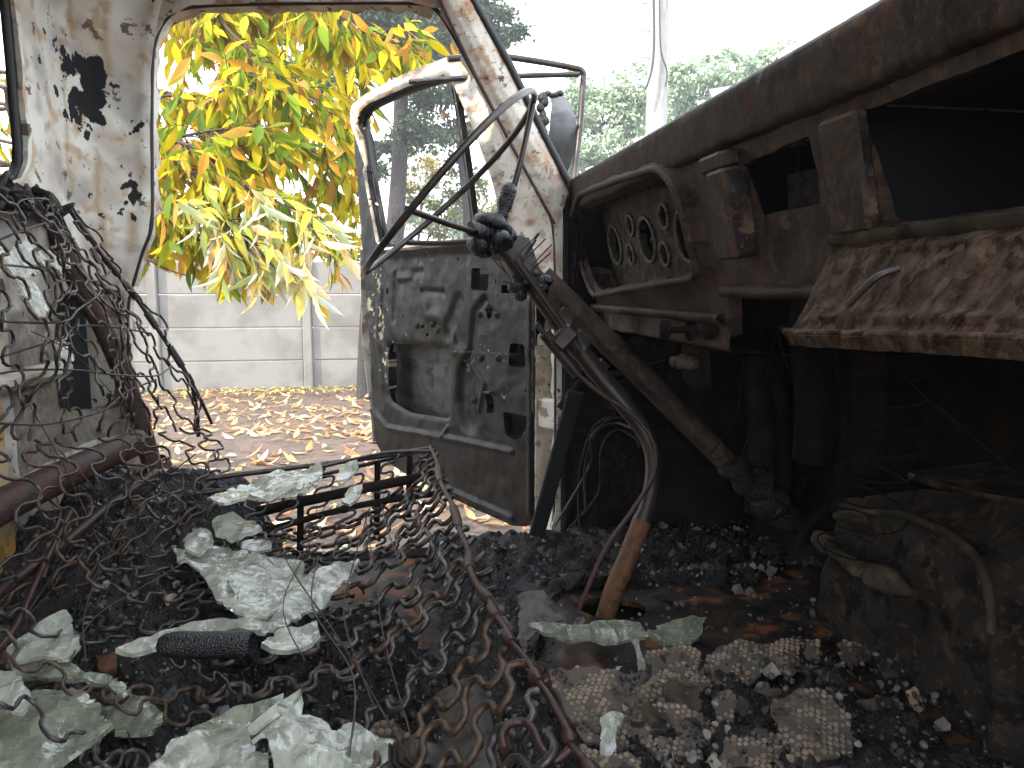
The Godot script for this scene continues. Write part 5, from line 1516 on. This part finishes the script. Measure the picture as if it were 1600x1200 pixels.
func build_yellow_tree() -> void:
	var root := away(-330, 500, 5.2)
	root.y = 0
	var tree := thing("yellow_leaved_tree", "autumn tree with drooping yellow and orange leaves beside the open driver's door", "tree", root)
	var here := Transform3D(Basis.IDENTITY, -root)
	var fork := Vector3(root.x + 0.15, 2.6, root.z)
	rod("trunk", here * spline([root - Vector3(0, 0.2, 0), root + Vector3(0.04, 1.2, 0), fork, fork + Vector3(0.1, 1.6, 0.1)], 6), 0.11, M.bark, tree, 10)
	var limbs := [
		[-60, 170, 4.4, 120, 160, 3.9, 250, 150, 3.7, 330, 148, 3.6, 385, 118, 3.5],
		[-60, 260, 4.3, 160, 230, 3.8, 270, 215, 3.5, 340, 203, 3.4, 400, 205, 3.4],
		[-40, -60, 4.4, 200, -30, 4.0, 300, 20, 3.8, 345, 15, 3.8, 420, -25, 3.9],
		[150, -120, 4.2, 330, -80, 4.0, 450, 10, 3.8, 540, 70, 3.7, 625, 115, 3.7],
		[0, -160, 4.4, 240, -60, 3.9, 380, 70, 3.6, 440, 115, 3.6, 520, 190, 3.6],
		[-60, 150, 4.3, 180, 200, 3.7, 300, 230, 3.4, 380, 290, 3.3, 470, 330, 3.3],
		[-60, 250, 4.0, 180, 280, 3.5, 290, 320, 3.2, 370, 360, 3.2, 440, 430, 3.2],
		[-60, 100, 4.6, 200, 130, 4.2, 350, 180, 4.0, 470, 225, 3.9, 560, 290, 3.9],
		[60, -100, 4.8, 300, 20, 4.5, 430, 110, 4.3, 540, 200, 4.2, 600, 270, 4.2],
		[-60, 240, 4.2, 160, 300, 3.7, 260, 350, 3.5, 320, 380, 3.5, 385, 415, 3.5],
		[-60, 120, 3.9, 150, 190, 3.5, 300, 270, 3.3, 400, 390, 3.3, 470, 440, 3.35],
		[240, -140, 4.0, 420, -70, 3.7, 520, 20, 3.5, 590, 60, 3.5, 640, 70, 3.5],
		[120, -140, 5.2, 340, 0, 4.9, 480, 60, 4.7, 600, 180, 4.6, 640, 250, 4.6],
		[-60, 200, 4.9, 250, 250, 4.5, 380, 270, 4.4, 500, 340, 4.3, 545, 400, 4.3],
		[-60, 320, 3.9, 120, 360, 3.6, 220, 400, 3.4, 260, 420, 3.4, 290, 430, 3.4],
	]
	var leaves := []
	for l in limbs:
		var pts := [fork + Vector3(rng.randf_range(-0.05, 0.05), rng.randf_range(-0.2, 1.2), 0)]
		for i in range(0, l.size(), 3):
			pts.append(away(l[i], l[i + 1], l[i + 2]))
		var s := spline(pts, 7)
		var radii := PackedFloat32Array()
		for i in s.size():
			radii.append(lerpf(0.02, 0.0025, pow(float(i) / s.size(), 0.6)))
		rod("branch", here * s, radii, M.twig, tree, 6)
		for i in range(9, s.size()):
			var t := (s[mini(i + 1, s.size() - 1)] - s[i - 1]).normalized()
			for q in 3:
				var dir := (t * 0.5 + Vector3(rng.randf_range(-0.6, 0.9), rng.randf_range(-0.9, 0.35), rng.randf_range(-0.8, 0.8))).normalized()
				var len_ := rng.randf_range(0.10, 0.30)
				var tip := s[i] + dir * len_ + Vector3(0, -0.06, 0)
				var seen: Vector3 = eye.affine_inverse() * tip
				var tx := 800.0 + FOCAL * seen.x / -seen.z
				var ty := 600.0 - FOCAL * seen.y / -seen.z
				if tx > 180.0 and ty > 412.0 + (tx - 235.0) * 0.22 - maxf(0.0, tx - 500.0) * 1.2 or tx > 590.0 and ty > 110.0:
					continue
				var tw := spline([s[i], s[i] + dir * len_ * 0.5 + Vector3(0, 0.0, 0), tip], 4)
				rod("twig", here * tw, [0.0025, 0.0023, 0.0021, 0.002, 0.0018, 0.0016, 0.0014, 0.0012, 0.001], M.twig, tree, 4)
				for k in rng.randi_range(5, 7):
					var b := tw[rng.randi_range(3, 8)]
					var a := (dir * 0.5 + Vector3(rng.randf_range(-0.7, 0.7), rng.randf_range(-1.5, 0.05), rng.randf_range(-0.7, 0.7))).normalized()
					var up := (Vector3(rng.randf_range(-1, 1), rng.randf_range(-0.2, 1), rng.randf_range(-0.4, 1)))
					var side := up.cross(a).normalized()
					leaves.append(Transform3D(Basis(side, a.cross(side), a) .scaled_local(Vector3.ONE * rng.randf_range(0.45, 1.12)), b))
	# the tree's nearer limbs, which reach over the back of the cab and shade its rear window
	for l in 7:
		var hub := Vector3(-1.5 + 0.35 * sin(l * 2.4), 3.4 + 0.25 * cos(l * 1.7), -1.35 + 0.2 * l)
		var s := spline([fork + Vector3(0, 0.5, 0), fork.lerp(hub, 0.5) + Vector3(0, 0.35, 0), hub, hub + Vector3(0.3, -0.2, 0.25)], 6)
		rod("branch", here * s, 0.012, M.twig, tree, 6)
		for k in 300:
			var a := Vector3(rng.randf_range(-1, 1), rng.randf_range(-1.0, 0.2), rng.randf_range(-1, 1)).normalized()
			var side := a.cross(Vector3(rng.randf_range(-0.4, 0.4), 1, rng.randf_range(-0.4, 0.4))).normalized()
			leaves.append(Transform3D(Basis(side, a.cross(side), a).scaled_local(Vector3.ONE * rng.randf_range(0.9, 1.3)), hub + Vector3(rng.randfn() * 0.3, rng.randfn() * 0.2, rng.randfn() * 0.35)))
	leaves.sort_custom(func(a: Transform3D, b: Transform3D) -> bool: return a.origin.distance_to(eye.origin) < b.origin.distance_to(eye.origin))
	var tones := [Color(0.78, 0.71, 0.12), Color(0.76, 0.68, 0.10), Color(0.80, 0.75, 0.22), Color(0.64, 0.68, 0.16), Color(0.50, 0.60, 0.16), Color(0.40, 0.50, 0.16), Color(0.78, 0.58, 0.2), Color(0.68, 0.50, 0.26), Color(0.80, 0.64, 0.28)]
	var mm := []
	for c in tones:
		mm.append(leaf_mat((c.srgb_to_linear() * 0.85).linear_to_srgb()))
	var pick := func() -> int:
		var r := rng.randf()
		return rng.randi_range(0, 2) if r < 0.45 else (rng.randi_range(3, 5) if r < 0.81 else rng.randi_range(6, 8))
	var kinds := [leaf_mesh(0.145, 0.042, 0.25), leaf_mesh(0.155, 0.034, 0.5), leaf_mesh(0.125, 0.042, -0.2), leaf_mesh(0.13, 0.028, 0.8)]
	var rest := []
	var tint := []
	var shown := 0
	for x in leaves:
		var q: Vector3 = eye.affine_inverse() * x.origin
		var px := 800.0 + FOCAL * q.x / -q.z
		var py := 600.0 - FOCAL * q.y / -q.z
		if px > 585.0 and py > 130.0 and rng.randf() < 0.93:
			continue
		if py > 415.0 + (px - 235.0) * 0.22 - maxf(0.0, px - 500.0) * 1.2 and px > 180.0 and rng.randf() < 0.93:
			continue
		if shown < 300 and px > 225 and px < 660 and py > -10 and py < 500:
			var o := put("leaf", kinds[rng.randi() % 4], mm[pick.call()], tree)
			o.transform = here * x
			shown += 1
		else:
			rest.append(here * x)
			tint.append(tones[pick.call()].srgb_to_linear() * 0.85)
	var lm := leaf_mat(Color.WHITE)
	lm.vertex_color_use_as_albedo = true
	many("foliage", kinds[0], lm, rest, tint, tree)

func small_leaf() -> ArrayMesh:
	var mb := MB.new()
	mb.flat_tri(Vector3(0, 0, 0), Vector3(0.28, 0.05, 0.5), Vector3(0, -0.03, 1.0))
	mb.flat_tri(Vector3(0, 0, 0), Vector3(0, -0.03, 1.0), Vector3(-0.28, 0.05, 0.5))
	return mb.mesh()

func leafy_tree(called: String, label: String, base: Vector3, path: Array, radius: float, blobs: Array, count: int, size: float, tones: Array, group := "") -> void:
	var tree := thing(called, label, "tree", base, group)
	var pts := [Vector3(0, -0.2, 0)]
	for p in path:
		pts.append(p - base)
	var s := spline(pts, 5)
	var radii := PackedFloat32Array()
	for i in s.size():
		radii.append(radius * lerpf(1.0, 0.5, float(i) / s.size()) * (1.0 + 0.9 * exp(-i * 0.9)))
	rod("trunk", s, radii, M.bark, tree, 12)
	var places := []
	var tint := []
	var total := 0.0
	for b in blobs:
		total += pow(b[1], 2.0)
	for b in blobs:
		var c: Vector3 = b[0] - base
		var near := s[s.size() - 1]
		for q in s:
			if q.distance_to(c) < near.distance_to(c):
				near = q
		rod("limb", spline([near, near.lerp(c, 0.5) + Vector3(0, 0.15, 0), c], 4), radius * 0.3, M.bark, tree, 6)
		var clumps := []
		for k in maxi(6, int(26.0 * b[1] * b[1])):
			var d: Vector3 = Vector3(rng.randfn(), rng.randfn() * 0.8, rng.randfn()).normalized() * b[1] * pow(rng.randf(), 0.45)
			clumps.append([c + d, rng.randf_range(0.12, 0.34) * sqrt(b[1]), tones[rng.randi() % tones.size()]])
			if k % 4 == 0:
				rod("limb", PackedVector3Array([c, c + d * 0.6 + Vector3(0, -0.04, 0), c + d]), 0.008, M.bark, tree, 4)
		for i in int(count * pow(b[1], 2.0) / total):
			var cl: Array = clumps[rng.randi() % clumps.size()]
			var d: Vector3 = Vector3(rng.randfn(), rng.randfn() * 0.7, rng.randfn()) * cl[1] * 0.55
			var a := Vector3(rng.randf_range(-1, 1), rng.randf_range(-1.4, 0.5), rng.randf_range(-1, 1)).normalized()
			var side := a.cross(Vector3(rng.randf_range(-1, 1), 1, rng.randf_range(-1, 1))).normalized()
			places.append(Transform3D(Basis(side, a.cross(side), a).scaled_local(Vector3.ONE * size * rng.randf_range(0.6, 1.3)), cl[0] + d))
			var tc: Color = cl[2]
			tint.append(tc * rng.randf_range(0.75, 1.25))
	var lm := leaf_mat(Color.WHITE)
	lm.vertex_color_use_as_albedo = true
	lm.roughness = 0.6
	lm.backlight = Color(0.7, 0.7, 0.7)
	many("crown", small_leaf(), lm, places, tint, tree)

func build_outside() -> void:
	var g := put("ground", sheet(PackedVector2Array([Vector2(-60, -70), Vector2(60, -70), Vector2(60, 40), Vector2(-60, 40)]), [], 1.0, func(p: Vector2) -> Vector3: return Vector3(p.x, wob.get_noise_2d(p.x * 3.0, p.y * 3.0) * 0.04 * smoothstep(-13.5, -11.5, p.y), p.y)), M.soil)
	meta(g, "bare brown soil ground strewn with fallen leaves", "ground", "", "structure")
	# near soil with clods, a finer sheet a little above the wide one
	var n2 := put("soil", sheet(PackedVector2Array([Vector2(-6, -12.3), Vector2(3.5, -12.3), Vector2(3.5, -3.2), Vector2(-6, -3.2)]), [], 0.09, func(p: Vector2) -> Vector3: return Vector3(p.x, 0.012 + wob.get_noise_2d(p.x * 3.0, p.y * 3.0) * 0.04 + (wob.get_noise_2d(p.x * 40.0, p.y * 40.0) + 0.3) * 0.03 + 0.06 * smoothstep(-11.4, -12.3, p.y), p.y)), M.soil)
	meta(n2, "rough clods of bare soil between truck and wall", "soil", "", "structure")
	# concrete slab wall
	var z := -12.35
	var posts := []
	for i in range(-5, 6):
		posts.append(-3.36 + 2.2 * i)
	var wall := thing("concrete_wall", "pale concrete wall of four slabs between slotted posts", "wall", Vector3(0, 0, z))
	for i in posts.size():
		block("wall_post", at(Vector3(posts[i], 1.03, 0.03)), Vector3(0.13, 2.14, 0.15), M.concrete, wall, 0.012)
		if i == posts.size() - 1:
			break
		for k in 4:
			var w := 2.06
			block("wall_slab", at(Vector3(posts[i] + 1.1, 0.25 + k * 0.502, rng.randf_range(-0.006, 0.006)), Vector3(rng.randf_range(-0.012, 0.012), 0, rng.randf_range(-0.003, 0.003))), Vector3(w, 0.495, 0.05), M.concrete, wall, 0.014)
	# fallen leaves
	var lf := leaf_mesh(0.13, 0.05, 0.25)
	var fl := leaf_mat(Color.WHITE)
	fl.vertex_color_use_as_albedo = true
	fl.roughness = 0.6
	var tones := [Color(0.52, 0.31, 0.15), Color(0.56, 0.4, 0.24), Color(0.46, 0.23, 0.09), Color(0.56, 0.38, 0.16), Color(0.36, 0.17, 0.08), Color(0.62, 0.5, 0.36)]
	var places := []
	var tint := []
	for i in 7000:
		var x := rng.randf_range(-5.5, 3.2)
		var zz := -3.3 - 8.7 * pow(rng.randf(), 1.25)
		if wob.get_noise_2d(x * 22.0, zz * 30.0) * 1.3 + rng.randf_range(-0.4, 0.4) < 0.0:
			continue
		var y := 0.02 + wob.get_noise_2d(x * 3.0, zz * 3.0) * 0.04 + (wob.get_noise_2d(x * 40.0, zz * 40.0) + 0.3) * 0.03
		places.append(Transform3D(Basis.from_euler(Vector3(rng.randf_range(-0.35, 0.35), rng.randf() * TAU, rng.randf_range(-0.4, 0.4) + (PI if rng.randf() < 0.5 else 0.0))).scaled_local(Vector3.ONE * rng.randf_range(0.75, 1.5)), Vector3(x, y + 0.012, zz)))
		tint.append(tones[rng.randi() % 6])
	for i in 450:
		var x := rng.randf_range(-5, 2)
		places.append(Transform3D(Basis.from_euler(Vector3(rng.randf_range(-0.3, 0.3), rng.randf() * TAU, 0)).scaled_local(Vector3.ONE * rng.randf_range(0.5, 0.9)), Vector3(x, 0.09 + rng.randf() * 0.03, rng.randf_range(-12.25, -11.6))))
		tint.append([Color(0.6, 0.48, 0.1), Color(0.45, 0.42, 0.1), Color(0.5, 0.35, 0.12)][rng.randi() % 3])
	many("fallen_leaves", lf, fl, places, tint)
	meta(get_child(get_child_count() - 1), "dry tan and orange leaves lying on the soil", "fallen leaves")
	# trees beyond
	var dark := [Color(0.06, 0.09, 0.045), Color(0.08, 0.115, 0.055), Color(0.045, 0.07, 0.04), Color(0.11, 0.145, 0.075)]
	var pale := [Color(0.36, 0.45, 0.30), Color(0.42, 0.5, 0.36), Color(0.28, 0.36, 0.23)]
	var warm := [Color(0.3, 0.26, 0.06), Color(0.2, 0.2, 0.05), Color(0.34, 0.2, 0.06), Color(0.12, 0.15, 0.04)]
	var b := away(566, 622, 11.2)
	b.y = 0.0
	leafy_tree("leaning_tree", "dark tree whose flared trunk rises in front of the concrete wall", b, [away(568, 540, 11.3), away(574, 430, 11.4), away(580, 300, 11.5), away(568, 150, 11.6), away(545, 20, 11.7)], 0.085, [[away(510, 120, 11.8), 0.75], [away(555, 40, 11.8), 0.7], [away(620, 20, 12.2), 0.6], [away(500, 20, 12.0), 0.8]], 15000, 0.10, dark, "trees beyond the door")
	b = away(615, 480, 14.0)
	b.y = 0.0
	leafy_tree("dark_tree", "tree with a thick straight trunk standing behind the wall, seen through the door window", b, [away(616, 400, 14), away(624, 260, 14), away(628, 120, 14), away(640, -40, 14)], 0.19, [[away(680, 40, 14.0), 1.0], [away(735, 30, 14.4), 0.9], [away(800, 55, 14.4), 0.55], [away(690, 130, 14.2), 0.75], [away(640, 60, 13.8), 0.8], [away(655, 200, 14.3), 0.5], [away(690, 215, 14.4), 0.55], [away(585, 250, 14.6), 0.5]], 30000, 0.10, dark, "trees beyond the door")
	b = away(735, 480, 15.0)
	b.y = 0.0
	leafy_tree("brown_tree", "slim brown-trunked tree with sparse rusty leaves, seen past the vent post", b, [away(733, 360, 15), away(722, 240, 15), away(718, 120, 15)], 0.13, [[away(750, 290, 15.2), 0.4], [away(695, 260, 15.2), 0.4], [away(760, 200, 15.4), 0.3], [away(690, 180, 15.4), 0.4]], 1400, 0.09, warm, "trees beyond the door")
	b = away(650, 480, 16.0)
	b.y = 0.0
	leafy_tree("low_yellowing_tree", "low yellowing thicket tree just over the wall top", b, [away(650, 420, 16)], 0.08, [[away(690, 345, 16.0), 0.95], [away(740, 350, 16.4), 0.95], [away(670, 250, 16.4), 0.45], [away(600, 385, 16.0), 0.6], [away(540, 395, 15.5), 0.5], [away(660, 300, 16.5), 0.5], [away(780, 350, 16.5), 0.6], [away(460, 390, 15.5), 0.7], [away(380, 385, 15.5), 0.7], [away(300, 380, 15.5), 0.7], [away(240, 390, 15.5), 0.6]], 16000, 0.1, warm + pale, "trees beyond the door")
	b = away(950, 480, 17.0)
	b.y = 0.0
	leafy_tree("feathery_green_tree", "feathery green tree between the mirror and the utility pole", b, [away(950, 380, 17), away(955, 250, 17)], 0.1, [[away(945, 200, 17.0), 1.15], [away(985, 165, 17.2), 0.9], [away(915, 255, 16.8), 1.0], [away(930, 150, 17.0), 0.7], [away(985, 250, 17), 0.7], [away(890, 330, 16.8), 0.9]], 24000, 0.12, pale, "trees beyond the windscreen")
	b = away(1120, 480, 19.0)
	b.y = 0.0
	leafy_tree("round_green_tree", "rounded green tree right of the utility pole", b, [away(1115, 330, 19), away(1112, 220, 19)], 0.12, [[away(1085, 150, 19.0), 1.05], [away(1140, 130, 19.2), 1.15], [away(1195, 110, 19.2), 0.85], [away(1060, 210, 19), 1.0], [away(1150, 230, 19), 1.0]], 24000, 0.14, pale, "trees beyond the windscreen")
	# utility pole
	var foot := onz(1025, 215, -14.5)
	foot.y = 0.0
	var pole := thing("utility_pole", "whitish concrete utility pole with cables clipped down its side", "utility pole", foot)
	rod("pole_shaft", PackedVector3Array([Vector3(0, -0.3, 0), Vector3(0, 9.5, 0)]), [0.235, 0.16], M.pole, pole, 16)
	for c in [[1020, -60, 1022, 60, 1018, 110, 1008, 140, 0.022], [1030, -60, 1032, 70, 1042, 110, 1040, 135, 0.014]]:
		rod("cable", spline([onz(c[0], c[1], -14.2) - foot, onz(c[2], c[3], -14.2) - foot, onz(c[4], c[5], -14.2) - foot, onz(c[6], c[7], -14.2) - foot], 6), c[8], M.cable, pole, 6)
	for y in [8, 50, 92]:
		for s in [-1.0, 1.0]:
			var q := onz(1025, y, -14.5) - foot
			rod("step_iron", PackedVector3Array([q + Vector3(s * 0.14, 0, 0.05), q + Vector3(s * 0.29, 0, 0.05)]), 0.016, M.pole, pole, 6)


func _ready() -> void:
	var cam := Camera3D.new()
	cam.name = "camera"
	cam.position = Vector3(0, 1.6, 0)
	cam.rotation_degrees = Vector3(-7.0, -9.3, 0)
	cam.fov = rad_to_deg(2.0 * atan(600.0 / FOCAL))
	cam.near = 0.02
	cam.far = 200.0
	add_child(cam)
	cam.current = true
	eye = Transform3D(Basis.from_euler(Vector3(deg_to_rad(-7.0), deg_to_rad(-9.3), 0)), cam.position)
	var env := Environment.new()
	env.background_mode = Environment.BG_SKY
	var sm := ProceduralSkyMaterial.new()
	sm.sky_top_color = Color(0.86, 0.9, 0.96)
	sm.sky_horizon_color = Color(0.97, 0.98, 1.0)
	sm.sky_curve = 0.3
	sm.ground_horizon_color = Color(0.5, 0.46, 0.42)
	sm.ground_bottom_color = Color(0.3, 0.26, 0.22)
	var sky := Sky.new()
	sky.sky_material = sm
	env.sky = sky
	env.tonemap_mode = Environment.TONE_MAPPER_LINEAR
	env.tonemap_exposure = 5.7
	env.fog_enabled = true
	env.fog_density = 0.004
	env.fog_light_color = Color(0.95, 0.97, 1.0)
	env.sdfgi_enabled = true
	env.ssao_enabled = true
	env.ssil_enabled = true
	var we := WorldEnvironment.new()
	we.name = "environment"
	we.environment = env
	add_child(we)
	var sun := DirectionalLight3D.new()
	sun.name = "sun"
	sun.light_energy = 0.6
	sun.light_color = Color(1.0, 0.96, 0.88)
	sun.light_angular_distance = 0.6
	sun.shadow_enabled = true
	sun.basis = Basis.looking_at(-Vector3(-0.66, 1.0, 0.38).normalized(), Vector3.UP)
	add_child(sun)
	rng.seed = 20240517
	wob.seed = 5
	wob.frequency = 0.05
	wob.fractal_octaves = 3
	materials()
	build_outside()
	build_yellow_tree()
	var truck := thing("burned_truck", "burned-out truck cab with its driver's door swung open", "truck")
	build_rear(truck)
	build_side(truck)
	build_door(truck)
	build_dash(truck)
	build_floor(truck)
	build_wheel(truck)
	build_seat()
	build_debris()
	build_glass()
	build_wires()
